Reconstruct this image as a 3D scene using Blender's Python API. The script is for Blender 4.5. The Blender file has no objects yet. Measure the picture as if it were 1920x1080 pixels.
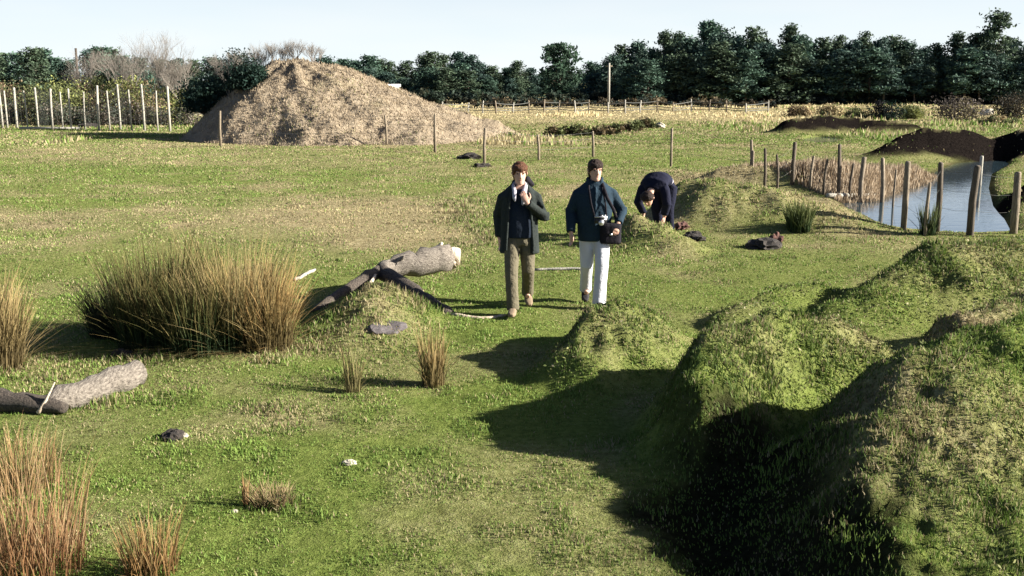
import bpy, bmesh, math, random
import numpy as np
from mathutils import Vector, Matrix

scene = bpy.context.scene
C = scene.collection
R = math.radians
rng = np.random.default_rng(11)
random.seed(11)

# ------------------------------------------------------------------ camera, world, sun, exposure
H = 2.7                      # eye height of the photographer (standing on a bank)
F = 2000.0                   # focal length in pixels of a 1920-wide frame
PITCH = math.atan(390 / F)
cam_d = bpy.data.cameras.new('camera')
cam = bpy.data.objects.new('camera', cam_d)
C.objects.link(cam)
cam_d.sensor_width = 36.0
cam_d.lens = 36.0 * F / 1920
cam_d.clip_start = 0.1
cam_d.clip_end = 5000
cam.location = (0, 0, H)
cam.rotation_euler = (math.pi / 2 - PITCH, 0, 0)
scene.camera = cam

SUN_EL = R(23)
SUN_TO = Vector((0.99, -0.12, 0)).normalized()      # horizontal direction towards the sun
world = bpy.data.worlds.new('World')
scene.world = world
world.use_nodes = True
wn = world.node_tree
bg = wn.nodes['Background']
sky = wn.nodes.new('ShaderNodeTexSky')
sky.sky_type = 'NISHITA'
sky.sun_disc = False
sky.sun_elevation = SUN_EL
sky.sun_rotation = math.atan2(SUN_TO.x, SUN_TO.y)
sky.air_density = 0.45
sky.dust_density = 1.0
sky.ozone_density = 1.5
# pale hazy band of sky above the horizon
_tc = wn.nodes.new('ShaderNodeTexCoord')
_sp = wn.nodes.new('ShaderNodeSeparateXYZ')
wn.links.new(_tc.outputs['Generated'], _sp.inputs[0])
_rp = wn.nodes.new('ShaderNodeValToRGB')
_rp.color_ramp.interpolation = 'EASE'
_e = _rp.color_ramp.elements
_e[0].position = 0.0; _e[0].color = (1, 1, 1, 1)
_e[1].position = 0.24; _e[1].color = (0, 0, 0, 1)
wn.links.new(_sp.outputs['Z'], _rp.inputs[0])
_tn = wn.nodes.new('ShaderNodeTexNoise')
_tn.inputs['Scale'].default_value = 5.0
_mp = wn.nodes.new('ShaderNodeMapping')
_mp.inputs['Scale'].default_value = (1, 1, 6)
wn.links.new(_tc.outputs['Generated'], _mp.inputs[0]); wn.links.new(_mp.outputs[0], _tn.inputs['Vector'])
_cl = wn.nodes.new('ShaderNodeMix'); _cl.data_type = 'RGBA'
_cl.inputs[6].default_value = (4.9, 5.6, 5.85, 1); _cl.inputs[7].default_value = (5.8, 6.0, 6.0, 1)
wn.links.new(_tn.outputs['Fac'], _cl.inputs[0])
_mx = wn.nodes.new('ShaderNodeMix'); _mx.data_type = 'RGBA'
_my = wn.nodes.new('ShaderNodeMapRange')          # haze weakened behind the camera to cut fill light on front faces
_my.inputs['From Min'].default_value = -0.3; _my.inputs['From Max'].default_value = 0.6
_my.inputs['To Min'].default_value = 0.12; _my.inputs['To Max'].default_value = 1.0
wn.links.new(_sp.outputs['Y'], _my.inputs['Value'])
_mm = wn.nodes.new('ShaderNodeMath'); _mm.operation = 'MULTIPLY'
wn.links.new(_rp.outputs[0], _mm.inputs[0]); wn.links.new(_my.outputs[0], _mm.inputs[1])
wn.links.new(_mm.outputs[0], _mx.inputs[0])
wn.links.new(sky.outputs[0], _mx.inputs[6]); wn.links.new(_cl.outputs[2], _mx.inputs[7])
wn.links.new(_mx.outputs[2], bg.inputs[0])
bg.inputs[1].default_value = 0.05

sd = bpy.data.lights.new('sun', 'SUN')
sd.energy = 5.0
sd.angle = R(0.5)
sd.color = (1.0, 0.95, 0.85)
sun = bpy.data.objects.new('sun', sd)
C.objects.link(sun)
sv = Vector((SUN_TO.x * math.cos(SUN_EL), SUN_TO.y * math.cos(SUN_EL), math.sin(SUN_EL)))
sun.rotation_euler = sv.to_track_quat('Z', 'Y').to_euler()
sun.location = (40, 5, 30)

vs = scene.view_settings
vs.view_transform = 'Standard'
vs.look = 'None'
vs.exposure = 1.8
vs.gamma = 1.0

# ------------------------------------------------------------------ helpers
def at(px, py, Y):
    """world point seen at photo pixel (px, py) at ground distance Y"""
    u = (px - 960) / F
    v = (540 - py) / F
    d = Vector((u, math.cos(PITCH) + v * math.sin(PITCH), -math.sin(PITCH) + v * math.cos(PITCH)))
    t = Y / d.y
    return Vector((0, 0, H)) + d * t

def gp(px, py, z=0.0):
    """world point on the level z seen at photo pixel"""
    u = (px - 960) / F
    v = (540 - py) / F
    d = Vector((u, math.cos(PITCH) + v * math.sin(PITCH), -math.sin(PITCH) + v * math.cos(PITCH)))
    return Vector((0, 0, H)) + d * ((z - H) / d.z)

def _hash(ix, iy, seed):
    n = (ix.astype(np.int64) * 374761393 + iy.astype(np.int64) * 668265263 + seed * 974634777) & 0x7fffffff
    n = ((n ^ (n >> 13)) * 1274126177) & 0x7fffffff
    n = n ^ (n >> 16)
    return (n & 0xffff) / 65535.0

def vnoise(x, y, seed=0):
    x = np.asarray(x, float); y = np.asarray(y, float)
    ix = np.floor(x); iy = np.floor(y)
    fx = x - ix; fy = y - iy
    fx = fx * fx * (3 - 2 * fx); fy = fy * fy * (3 - 2 * fy)
    a = _hash(ix, iy, seed); b = _hash(ix + 1, iy, seed)
    c = _hash(ix, iy + 1, seed); d = _hash(ix + 1, iy + 1, seed)
    return (a * (1 - fx) + b * fx) * (1 - fy) + (c * (1 - fx) + d * fx) * fy

def fbm(x, y, seed=0, octv=4):
    s = 0; a = 0.5; f = 1.0; t = 0
    for k in range(octv):
        s = s + a * vnoise(x * f, y * f, seed + k * 17); t += a
        a *= 0.5; f *= 2.03
    return s / t                      # 0..1

def sm(a, b, x):
    t = np.clip((x - a) / (b - a), 0, 1)
    return t * t * (3 - 2 * t)

def mesh_np(name, V, Fc, mat, parent=None, col=None, smooth=False, loc=None):
    """one mesh object from numpy arrays; Fc is (m, k) or a list of such arrays; col is (n, 3) per vertex"""
    if not isinstance(Fc, (list, tuple)):
        Fc = [Fc]
    me = bpy.data.meshes.new(name)
    V = np.asarray(V, np.float32)
    me.vertices.add(len(V))
    me.vertices.foreach_set('co', V.ravel())
    li = np.concatenate([f.ravel() for f in Fc]).astype(np.int32)
    cnt = np.concatenate([np.full(len(f), f.shape[1], np.int32) for f in Fc])
    st = np.concatenate([[0], np.cumsum(cnt)[:-1]]).astype(np.int32)
    me.loops.add(len(li))
    me.loops.foreach_set('vertex_index', li)
    me.polygons.add(len(cnt))
    me.polygons.foreach_set('loop_start', st)
    me.polygons.foreach_set('loop_total', cnt)
    if smooth:
        me.polygons.foreach_set('use_smooth', np.ones(len(cnt), bool))
    me.update(calc_edges=True)
    if col is not None:
        ca = me.color_attributes.new('Col', 'FLOAT_COLOR', 'POINT')
        c4 = np.ones((len(V), 4), np.float32)
        c4[:, :3] = col
        ca.data.foreach_set('color', c4.ravel())
    if mat is not None:
        me.materials.append(mat)
    o = bpy.data.objects.new(name, me)
    C.objects.link(o)
    if parent is not None:
        o.parent = parent
    if loc is not None:
        o.location = loc
    return o

def tag(o, label=None, cat=None, group=None, kind=None):
    if label: o['label'] = label
    if cat: o['category'] = cat
    if group: o['group'] = group
    if kind: o['kind'] = kind
    return o

def empty(name, loc, label, cat, group=None, rz=0.0):
    o = bpy.data.objects.new(name, None)
    o.empty_display_size = 0.2
    C.objects.link(o)
    o.location = loc
    o.rotation_euler = (0, 0, rz)
    return tag(o, label, cat, group)

class MB:
    """collects tubes, boxes and quads into one mesh"""
    def __init__(s): s.v = []; s.f = []; s.c = []; s.n = 0
    def add(s, V, Fs, col=(1, 1, 1)):
        V = np.asarray(V, float)
        s.v.append(V)
        s.f += [tuple(i + s.n for i in f) for f in Fs]
        c = np.asarray(col, float)
        s.c.append(np.tile(c, (len(V), 1)) if c.ndim == 1 else c)
        s.n += len(V)
    def tube(s, pts, rad, n=8, col=(1, 1, 1), jit=0.0, caps=True):
        pts = [Vector(p) for p in pts]
        V = []
        for i, p in enumerate(pts):
            a = pts[max(i - 1, 0)]; b = pts[min(i + 1, len(pts) - 1)]
            t = (b - a).normalized()
            ref = Vector((0, 0, 1)) if abs(t.z) < 0.9 else Vector((0, 1, 0))
            u = t.cross(ref).normalized()
            if i:                                    # carry the frame along the tube without twisting
                pu = pu - t * pu.dot(t)
                if pu.length > 1e-4: u = pu.normalized()
            pu = u
            w = u.cross(t)
            r = rad[i]
            ra, rb = r if isinstance(r, (tuple, list)) else (r, r)
            for k in range(n):
                an = 2 * math.pi * k / n
                j = 1 + jit * (random.random() - 0.5)
                V.append(p + (u * math.cos(an) * ra + w * math.sin(an) * rb) * j)
        Fs = []
        for i in range(len(pts) - 1):
            for k in range(n):
                Fs.append((i * n + k, i * n + (k + 1) % n, (i + 1) * n + (k + 1) % n, (i + 1) * n + k))
        if caps:
            Fs.append(tuple(range(n - 1, -1, -1)))
            Fs.append(tuple((len(pts) - 1) * n + k for k in range(n)))
        s.add([tuple(p) for p in V], Fs, col)
    def box(s, c, d, col=(1, 1, 1), rz=0.0):
        c = Vector(c); m = Matrix.Rotation(rz, 3, 'Z')
        V = [c + m @ Vector((x * d[0] / 2, y * d[1] / 2, z * d[2] / 2)) for x in (-1, 1) for y in (-1, 1) for z in (-1, 1)]
        s.add([tuple(p) for p in V], [(0, 1, 3, 2), (4, 6, 7, 5), (0, 4, 5, 1), (2, 3, 7, 6), (0, 2, 6, 4), (1, 5, 7, 3)], col)
    def build(s, name, mat, parent=None, smooth=False, loc=None, vcol=True):
        V = np.concatenate(s.v)
        byk = {}
        for f in s.f: byk.setdefault(len(f), []).append(f)
        return mesh_np(name, V, [np.array(b) for b in byk.values()], mat, parent, np.concatenate(s.c) if vcol else None, smooth, loc)

# ------------------------------------------------------------------ materials
def new_mat(name):
    m = bpy.data.materials.new(name)
    m.use_nodes = True
    nt = m.node_tree
    return m, nt, nt.nodes['Principled BSDF'], nt.nodes['Material Output']

def N(nt, typ, **kw):
    n = nt.nodes.new(typ)
    for k, v in kw.items(): setattr(n, k, v)
    return n

def noise(nt, vec, scale, detail=4, rough=0.6):
    n = N(nt, 'ShaderNodeTexNoise')
    n.inputs['Scale'].default_value = scale
    n.inputs['Detail'].default_value = detail
    n.inputs['Roughness'].default_value = rough
    if vec is not None: nt.links.new(vec, n.inputs['Vector'])
    return n.outputs['Fac']

def ramp(nt, fac, stops):
    r = N(nt, 'ShaderNodeValToRGB')
    el = r.color_ramp.elements
    while len(el) < len(stops): el.new(0.5)
    for e, (p, c) in zip(el, stops):
        e.position = p
        e.color = (*c, 1) if len(c) == 3 else c
    nt.links.new(fac, r.inputs[0])
    return r.outputs[0]

def mix(nt, fac, a, b, mode='MIX'):
    m = N(nt, 'ShaderNodeMix', data_type='RGBA', blend_type=mode)
    for sock, val in ((m.inputs[0], fac), (m.inputs[6], a), (m.inputs[7], b)):
        if isinstance(val, (int, float)): sock.default_value = val
        elif isinstance(val, tuple): sock.default_value = (*val, 1)
        else: nt.links.new(val, sock)
    return m.outputs[2]

def math_(nt, op, a, b=0.0, clamp=False):
    m = N(nt, 'ShaderNodeMath', operation=op, use_clamp=clamp)
    for sock, val in ((m.inputs[0], a), (m.inputs[1], b)):
        if isinstance(val, (int, float)): sock.default_value = val
        else: nt.links.new(val, sock)
    return m.outputs[0]

def bump(nt, p, h, strength=0.5, dist=0.02):
    b = N(nt, 'ShaderNodeBump')
    b.inputs['Strength'].default_value = strength
    b.inputs['Distance'].default_value = dist
    nt.links.new(h, b.inputs['Height'])
    nt.links.new(b.outputs[0], p.inputs['Normal'])

def leaf_mat(name, transl=0.3, var=0.35, scale=3.0):
    """vertex-coloured foliage, a little translucent"""
    m, nt, p, out = new_mat(name)
    at_ = N(nt, 'ShaderNodeAttribute', attribute_name='Col')
    tc = N(nt, 'ShaderNodeTexCoord')
    nz = noise(nt, tc.outputs['Object'], scale, 3)
    k = math_(nt, 'MULTIPLY_ADD', nz, 2 * var)
    k.node.inputs[2].default_value = 1 - var
    vm = N(nt, 'ShaderNodeVectorMath', operation='SCALE')
    nt.links.new(at_.outputs['Color'], vm.inputs[0]); nt.links.new(k, vm.inputs['Scale'])
    nt.links.new(vm.outputs[0], p.inputs['Base Color'])
    p.inputs['Roughness'].default_value = 0.75
    p.inputs['Specular IOR Level'].default_value = 0.2
    if transl > 0:
        tr = N(nt, 'ShaderNodeBsdfTranslucent')
        nt.links.new(vm.outputs[0], tr.inputs[0])
        ms = N(nt, 'ShaderNodeMixShader')
        ms.inputs[0].default_value = transl
        nt.links.new(p.outputs[0], ms.inputs[1]); nt.links.new(tr.outputs[0], ms.inputs[2])
        nt.links.new(ms.outputs[0], out.inputs['Surface'])
    return m

def cloth_mat(name, c, scale=60, var=0.25, rough=0.9, bstr=0.4, wr=9):
    m, nt, p, out = new_mat(name)
    tc = N(nt, 'ShaderNodeTexCoord')
    nz = noise(nt, tc.outputs['Object'], wr, 3)
    dk = tuple(x * (1 - var) for x in c); lt = tuple(min(1, x * (1 + var)) for x in c)
    nt.links.new(mix(nt, nz, dk, lt), p.inputs['Base Color'])
    p.inputs['Roughness'].default_value = rough
    p.inputs['Specular IOR Level'].default_value = 0.2
    bump(nt, p, noise(nt, tc.outputs['Object'], wr * 1.6, 3), bstr, 0.03)
    return m

def plain_mat(name, c, rough=0.6, metallic=0.0):
    m, nt, p, out = new_mat(name)
    tc = N(nt, 'ShaderNodeTexCoord')
    nz = noise(nt, tc.outputs['Object'], 14, 3)
    nt.links.new(mix(nt, nz, tuple(x * .82 for x in c), tuple(min(1, x * 1.15) for x in c)), p.inputs['Base Color'])
    p.inputs['Roughness'].default_value = rough
    p.inputs['Metallic'].default_value = metallic
    return m

def wood_mat(name, dark, light, sc=(6, 6, 1.2), bstr=0.6):
    m, nt, p, out = new_mat(name)
    tc = N(nt, 'ShaderNodeTexCoord')
    mp = N(nt, 'ShaderNodeMapping')
    mp.inputs['Scale'].default_value = sc
    nt.links.new(tc.outputs['Object'], mp.inputs[0])
    nz = noise(nt, mp.outputs[0], 6, 6, 0.7)
    nt.links.new(ramp(nt, nz, [(0.32, dark), (0.62, light)]), p.inputs['Base Color'])
    p.inputs['Roughness'].default_value = 0.9
    bump(nt, p, nz, bstr, 0.03)
    return m

M = {}
M['grass'] = leaf_mat('grass_blades', 0.3, 0.25, 1.3)
M['rush'] = leaf_mat('rush_stems', 0.2, 0.2, 3)
M['needles'] = leaf_mat('pine_needles', 0.12, 0.35, 0.6)
M['leaves'] = leaf_mat('shrub_leaves', 0.25, 0.35, 0.8)
M['trunk'] = wood_mat('tree_bark', (0.03, 0.022, 0.016), (0.14, 0.105, 0.075))
M['twig'] = wood_mat('pale_twigs', (0.14, 0.12, 0.10), (0.30, 0.26, 0.22), bstr=0.2)
M['post'] = wood_mat('weathered_post', (0.07, 0.052, 0.034), (0.27, 0.215, 0.15), (12, 12, 1.0))
M['dark_post'] = wood_mat('dark_post', (0.03, 0.024, 0.016), (0.13, 0.10, 0.07), (12, 12, 1.0))
M['pale_post'] = wood_mat('pale_post', (0.16, 0.15, 0.12), (0.42, 0.39, 0.33), (12, 12, 1.0))
M['wire'] = plain_mat('fence_wire', (0.10, 0.10, 0.09), 0.6, 0.5)
M['log'] = wood_mat('grey_log', (0.045, 0.034, 0.026), (0.25, 0.215, 0.175), (2.4, 9, 9), 1.0)
M['log_end_on'] = wood_mat('grey_log_along', (0.045, 0.034, 0.026), (0.25, 0.215, 0.175), (8, 2.2, 8), 1.0)
M['bark'] = wood_mat('dark_bark', (0.010, 0.008, 0.006), (0.10, 0.078, 0.060), (8, 8, 8), 1.0)
M['cutwood'] = wood_mat('cut_wood', (0.30, 0.22, 0.15), (0.60, 0.50, 0.38), (4, 4, 4))

# ------------------------------------------------------------------ terrain shape
def ridge_pts(lst):
    """list of (px, py, Y, wl, wr): crest pixels at distance Y -> world crest points"""
    out = []
    for px, py, Y, wl, wr in lst:
        p = at(px, py, Y)
        out.append((p.x, p.y, p.z, wl, wr))
    return out

RIDGES = [
    # small mound in front of the walker in pale trousers
    ridge_pts([(1170, 574, 10.5, .55, 1.2), (1118, 588, 10.0, .60, 1.2), (1062, 655, 9.45, .45, .9)]),
    # middle bank
    ridge_pts([(1560, 600, 9.3, .9, 1.2), (1420, 604, 8.7, .8, 1.1), (1322, 634, 8.1, .72, 1.1), (1305, 705, 7.55, .62, 1.0)]),
    # big near bank, running out of the frame
    [(1.85, 4.2, .38, .7, 3.0), (1.88, 5.4, .46, .75, 3.0), (2.15, 6.2, .66, .85, 3.0), (2.75, 6.95, .94, .9, 2.6), (3.7, 7.3, 1.03, 1.0, 2.0), (5.4, 7.2, 1.1, 1.0, 2.0)],
    # back bank by the pond
    ridge_pts([(2060, 440, 14.2, .7, 2.0), (1900, 450, 13.6, .7, 2.0), (1745, 458, 13.0, .7, 2.0), (1650, 520, 12.3, .55, 1.4), (1570, 585, 11.6, .45, 1.2)]),
    # bank between back bank and near bank
    ridge_pts([(2050, 545, 10.6, .6, 1.6), (1930, 555, 10.4, .6, 1.6), (1800, 600, 9.6, .6, 1.6)]),
    # thin low bank left of it
    ridge_pts([(1500, 526, 12.9, .35, 1.0), (1440, 550, 12.3, .35, .9), (1365, 590, 11.5, .35, .7)]),
    # turf mound behind the walkers
    ridge_pts([(1282, 338, 21.0, 1.0, 1.2), (1345, 335, 20.8, 1.8, 1.8), (1450, 358, 20.4, 2.0, 1.9), (1560, 392, 19.9, 1.7, 1.5), (1625, 424, 19.3, 1.0, .9)]),
    ridge_pts([(1188, 396, 17.6, .9, .9), (1225, 412, 17.4, .9, .9), (1265, 438, 17.1, .8, .8)]),
    # rise carrying the fallen tree
    ridge_pts([(712, 540, 12.0, .85, .85), (702, 590, 11.2, .95, .95)]),
    # peat banks beyond the pond, soil colour darkened to carry their shade
    ridge_pts([(1650, 282, 37.5, 1.2, 1.8), (1690, 258, 38.2, 1.3, 1.8), (1735, 241, 38.5, 1.3, 2.0), (1920, 244, 38.8, 1.4, 2.0), (2150, 250, 39, 1.5, 2.0)]),
    ridge_pts([(1478, 224, 55.5, 1.4, 1.6), (1540, 216, 56.0, 1.5, 1.6), (1600, 219, 56.5, 1.3, 1.6), (1640, 224, 56.0, 1.3, 1.6), (1700, 230, 56.0, 1.2, 1.6)]),
    # dark bank at the edge of the pond
    ridge_pts([(1885, 372, 22.6, .55, 1.0), (1905, 345, 23.6, .7, 1.3), (1945, 330, 24.5, .9, 1.6), (2050, 310, 25.5, 1.2, 2.0)]),
    # low bank under the reeds
    ridge_pts([(1370, 312, 28.5, 1.4, 1.4), (1500, 316, 28.0, 1.6, 1.6), (1620, 322, 27.8, 1.5, 1.5), (1720, 322, 28.6, 1.2, 1.2)]),
]
BANK_SOIL_SHADE = {9, 10, 11}

def ridge_h(x, y, pts):
    best = np.zeros_like(x)
    for (x0, y0, h0, l0, r0), (x1, y1, h1, l1, r1) in zip(pts[:-1], pts[1:]):
        dx, dy = x1 - x0, y1 - y0
        L2 = dx * dx + dy * dy
        t = np.clip(((x - x0) * dx + (y - y0) * dy) / L2, 0, 1)
        qx = x - (x0 + t * dx); qy = y - (y0 + t * dy)
        d = np.hypot(qx, qy) + 1e-6
        h = h0 + t * (h1 - h0)
        c = 0.5 + 0.5 * (qx / d)                 # 0 on the side away from the sun, 1 towards it
        w = (l0 + t * (l1 - l0)) * (1 - c) + (r0 + t * (r1 - r0)) * c
        s = np.clip(d / w, 0, 1)
        best = np.maximum(best, h * (0.5 + 0.5 * np.cos(math.pi * s ** 0.9)))
    return best

POND_PX = [(1585, 378), (1600, 392), (1640, 408), (1690, 433), (1800, 441), (1885, 437), (1872, 410), (1852, 385), (1845, 352), (1852, 326), (1885, 308), (1880, 301), (1800, 306), (1762, 322), (1740, 340), (1680, 352), (1640, 366)]
WATER_Z = -0.12
POND = [(gp(a, b, WATER_Z).x, gp(a, b, WATER_Z).y) for a, b in POND_PX]
PUD_PX = [(1512, 264), (1540, 268), (1568, 264), (1562, 257), (1536, 255), (1516, 258)]
PUD = [(gp(a, b, -.05).x, gp(a, b, -.05).y) for a, b in PUD_PX]

def poly_sd(x, y, P):
    """signed distance to a polygon, negative inside"""
    d = np.full(x.shape, 1e9); ins = np.zeros(x.shape, bool)
    n = len(P)
    for i in range(n):
        x0, y0 = P[i]; x1, y1 = P[(i + 1) % n]
        dx, dy = x1 - x0, y1 - y0
        t = np.clip(((x - x0) * dx + (y - y0) * dy) / (dx * dx + dy * dy + 1e-9), 0, 1)
        d = np.minimum(d, np.hypot(x - x0 - t * dx, y - y0 - t * dy))
        cr = ((y0 > y) != (y1 > y)) & (x < (x1 - x0) * (y - y0) / (y1 - y0 + 1e-12) + x0)
        ins ^= cr
    return np.where(ins, -d, d)

def terrain(x, y, full=False):
    x = np.asarray(x, float); y = np.asarray(y, float)
    shp = x.shape
    x = x.ravel(); y = y.ravel()
    wx = x + 0.16 * (fbm(x * 1.1, y * 1.1, 3, 3) - .5) * 2
    wy = y + 0.16 * (fbm(x * 1.1, y * 1.1, 9, 3) - .5) * 2
    acc = np.zeros_like(x); soil = np.zeros_like(x)
    for i, r in enumerate(RIDGES):
        h = ridge_h(wx, wy, r)
        acc += np.maximum(h, 0) ** 5
        if i in BANK_SOIL_SHADE: soil = np.maximum(soil, sm(.05, .25, h))
    bank = acc ** 0.2
    bm = sm(0.04, 0.35, bank)
    z = bank + bm * (0.16 * (fbm(x * 2.6, y * 2.6, 21, 4) - .5) + (0.05 + .07 * sm(16, 9, y)) * (fbm(x * 8, y * 8, 22, 3) - .5))
    near = sm(60, 20, y)
    z = z + 0.10 * (fbm(x * .35, y * .35, 31, 3) - .5) + near * 0.035 * (fbm(x * 3.2, y * 3.2, 41, 3) - .5)
    # rise under the photographer
    z = z + 1.1 * np.exp(-((x + .2) ** 2 + (y + .6) ** 2) / 2.6)
    # pond and puddle
    sd_ = poly_sd(x, y, POND)
    z = np.where(sd_ < 1.2, z * sm(0.0, 1.2, sd_) + (WATER_Z - 0.05 + .0) * (1 - sm(-0.1, 0.5, sd_)) - 0.5 * sm(0, -1.5, sd_), z)
    sp = poly_sd(x, y, PUD)
    z = np.where(sp < .7, z * sm(.0, .7, sp) - .2 * sm(.5, -.1, sp), z)
    if not full:
        return z.reshape(shp)
    mud = sm(.5, .05, sd_)
    return z.reshape(shp), bank.reshape(shp), soil.reshape(shp), mud.reshape(shp)

def gz(x, y):
    return float(terrain(np.array([x]), np.array([y]))[0])

def gpt(px, py):
    """point of the terrain seen at a photo pixel"""
    z = 0.0
    for _ in range(12):
        p = gp(px, py, z); z = 0.5 * z + 0.5 * gz(p.x, p.y)
    p.z = gz(p.x, p.y)
    return p

# dry, straw-coloured patches (pixel centre, half sizes in pixels, strength)
STRAW_PX = [(640, 402, 180, 30, 1.5), (720, 432, 130, 30, 1.35), (180, 300, 170, 10, .4), (60, 410, 140, 14, .45), (330, 400, 120, 10, .35),
            (700, 580, 70, 40, .75), (1160, 590, 90, 24, .7), (1010, 360, 120, 16, .35), (880, 450, 60, 22, .35), (1090, 360, 40, 20, .5),
            (640, 265, 320, 18, .75), (420, 272, 200, 12, .4), (1350, 600, 70, 18, .5), (1420, 400, 110, 30, .6), (1540, 430, 80, 14, .5),
            (500, 660, 90, 24, .6), (1330, 345, 90, 14, 1.0), (1440, 385, 140, 26, .8), (1220, 425, 50, 18, .7), (60, 640, 70, 40, .5), (130, 820, 110, 60, .35), (480, 790, 130, 20, .3),
            (1850, 620, 90, 40, .4), (1800, 700, 110, 60, .45), (1790, 470, 130, 30, .5), (960, 270, 120, 12, .3), (1180, 213, 330, 12, 1.0), (1010, 208, 180, 14, 1.0)]
STRAW_W = []
for px, py, sx, sy, s in STRAW_PX:
    c = gp(px, py); a = gp(px + sx, py); b0 = gp(px, max(py - sy, 170)); b1 = gp(px, py + sy)
    STRAW_W.append((c.x, (b0.y + b1.y) / 2, abs(a.x - c.x), (b0.y - b1.y) / 2, s))

def straw_mask(x, y, bank):
    m = np.zeros_like(x)
    for cx, cy, rx, ry, s in STRAW_W:
        q = ((x - cx) / rx) ** 2 + ((y - cy) / ry) ** 2
        m = np.maximum(m, s * np.exp(-q * 0.8))
    n = fbm(x * .8, y * .8, 51, 4)
    n2 = fbm(x * .12, y * .25, 52, 3)
    m = m * (0.55 + 0.9 * n) + 0.55 * sm(.52, .75, n) * .7 + .34 * sm(.35, .7, n2) * sm(10, 22, y) + .14 * sm(12, 24, y)
    m = m + 0.35 * sm(.15, .6, bank) * sm(.35, .65, fbm(x * 1.7, y * 1.7, 53, 3))
    m = np.maximum(m, .9 * sm(68, 80, y) * sm(.25, .5, fbm(x * .05, y * .1, 58, 3)))
    m = np.maximum(m, sm(66, 76, y) * sm(118, 108, y) * sm(-9, -3, x) * sm(30, 24, x) * (.75 + .4 * fbm(x * .2, y * .2, 59, 2)))
    return np.clip(m, 0, 1)

# ------------------------------------------------------------------ ground sheet
rows = np.concatenate([np.linspace(-12, 3, 24), 3.2 + np.cumsum(0.040 * np.exp(np.linspace(0, 3.35, 560)))])
tail = rows[-1] + np.cumsum(2.0 * np.exp(np.linspace(0, 5.2, 46)))
rows = np.concatenate([rows, tail])
ncol = 520
u = np.linspace(-1, 1, ncol)
uu = np.sign(u) * (0.62 * np.abs(u) + 0.38 * np.abs(u) ** 4)
Wd = 7.0 + 0.85 * np.clip(rows, 0, None)
GX = uu[None, :] * Wd[:, None]
GY = np.repeat(rows[:, None], ncol, 1)
GZ, GB, GS, GM = terrain(GX, GY, True)
_gy = np.gradient(GZ, axis=0) / np.maximum(np.gradient(GY, axis=0), 1e-3)
_gx = np.gradient(GZ, axis=1) / np.maximum(np.gradient(GX, axis=1), 1e-3)
SLOPE = np.hypot(_gx, _gy)
# ditch between the near banks: dark soil colour painted in for the bank shadow
DITCH_SHADE = [(gp(a, b).x, gp(a, b).y) for a, b in [(1400, 905), (1350, 955), (1385, 1020), (1450, 1090), (1480, 1200)]]
def ditch_shade_d(x, y):
    d = np.full(np.shape(x), 9.0)
    for (x0, y0), (x1, y1) in zip(DITCH_SHADE[:-1], DITCH_SHADE[1:]):
        dx, dy = x1 - x0, y1 - y0
        t = np.clip(((x - x0) * dx + (y - y0) * dy) / (dx * dx + dy * dy), 0, 1)
        d = np.minimum(d, np.hypot(x - x0 - t * dx, y - y0 - t * dy))
    return d
def ditch_shade_n(x, y): return ditch_shade_d(x, y) + .45 * (fbm(x * 2.2, y * 2.2, 44, 4) - .5) + .25 * (fbm(x * 9, y * 9, 45, 2) - .5)
DD = ditch_shade_n(GX, GY)
GZ = GZ - .14 * sm(.55, .1, ditch_shade_d(GX, GY))
GS = np.where(GY > 20, GS * sm(.10, .32, SLOPE), GS)
GS = np.maximum(GS, sm(.85, .35, DD) * .92)
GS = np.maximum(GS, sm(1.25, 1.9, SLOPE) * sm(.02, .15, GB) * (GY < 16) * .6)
gstraw = straw_mask(GX.ravel(), GY.ravel(), GB.ravel())
idx = np.arange(len(rows) * ncol).reshape(len(rows), ncol)
quads = np.stack([idx[:-1, :-1], idx[:-1, 1:], idx[1:, 1:], idx[1:, :-1]], -1).reshape(-1, 4)

m, nt, p, out = new_mat('pasture')
att = N(nt, 'ShaderNodeAttribute', attribute_name='Col')
sep = N(nt, 'ShaderNodeSeparateColor')
nt.links.new(att.outputs['Color'], sep.inputs[0])
tc = N(nt, 'ShaderNodeTexCoord')
ob = tc.outputs['Object']
n1 = noise(nt, ob, 1.3, 5); n2 = noise(nt, ob, 14, 5, .7); n3 = noise(nt, ob, 70, 3, .7)
g = ramp(nt, n2, [(.30, (.045, .070, .012)), (.50, (.115, .155, .032)), (.70, (.180, .215, .060))])
g = mix(nt, n1, g, mix(nt, 0.5, g, (.17, .18, .06)))
s_ = ramp(nt, n2, [(.28, (.11, .085, .04)), (.5, (.26, .215, .115)), (.72, (.38, .33, .20))])
sf = math_(nt, 'MULTIPLY', sep.outputs[0], math_(nt, 'MULTIPLY_ADD', n2, 1.2), True)
sf.node.inputs[0].default_value = 1
c = mix(nt, sep.outputs[0], g, s_)
so = ramp(nt, n2, [(.3, (.003, .0027, .0027)), (.7, (.018, .014, .012))])  # peat soil, kept extra dark to carry shade on banks and ditch
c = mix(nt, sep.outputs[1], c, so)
nt.links.new(c, p.inputs['Base Color'])
p.inputs['Roughness'].default_value = 0.95
p.inputs['Specular IOR Level'].default_value = 0.0
bump(nt, p, math_(nt, 'ADD', n2, math_(nt, 'MULTIPLY', n3, .5)), 0.9, 0.05)
M['pasture'] = m
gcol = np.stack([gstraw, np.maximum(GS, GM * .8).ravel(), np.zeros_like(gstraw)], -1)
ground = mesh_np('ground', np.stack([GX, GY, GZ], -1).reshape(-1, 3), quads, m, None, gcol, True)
tag(ground, 'rough grazed pasture with turf banks and shade-darkened hollows', 'ground', kind='structure')

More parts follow.
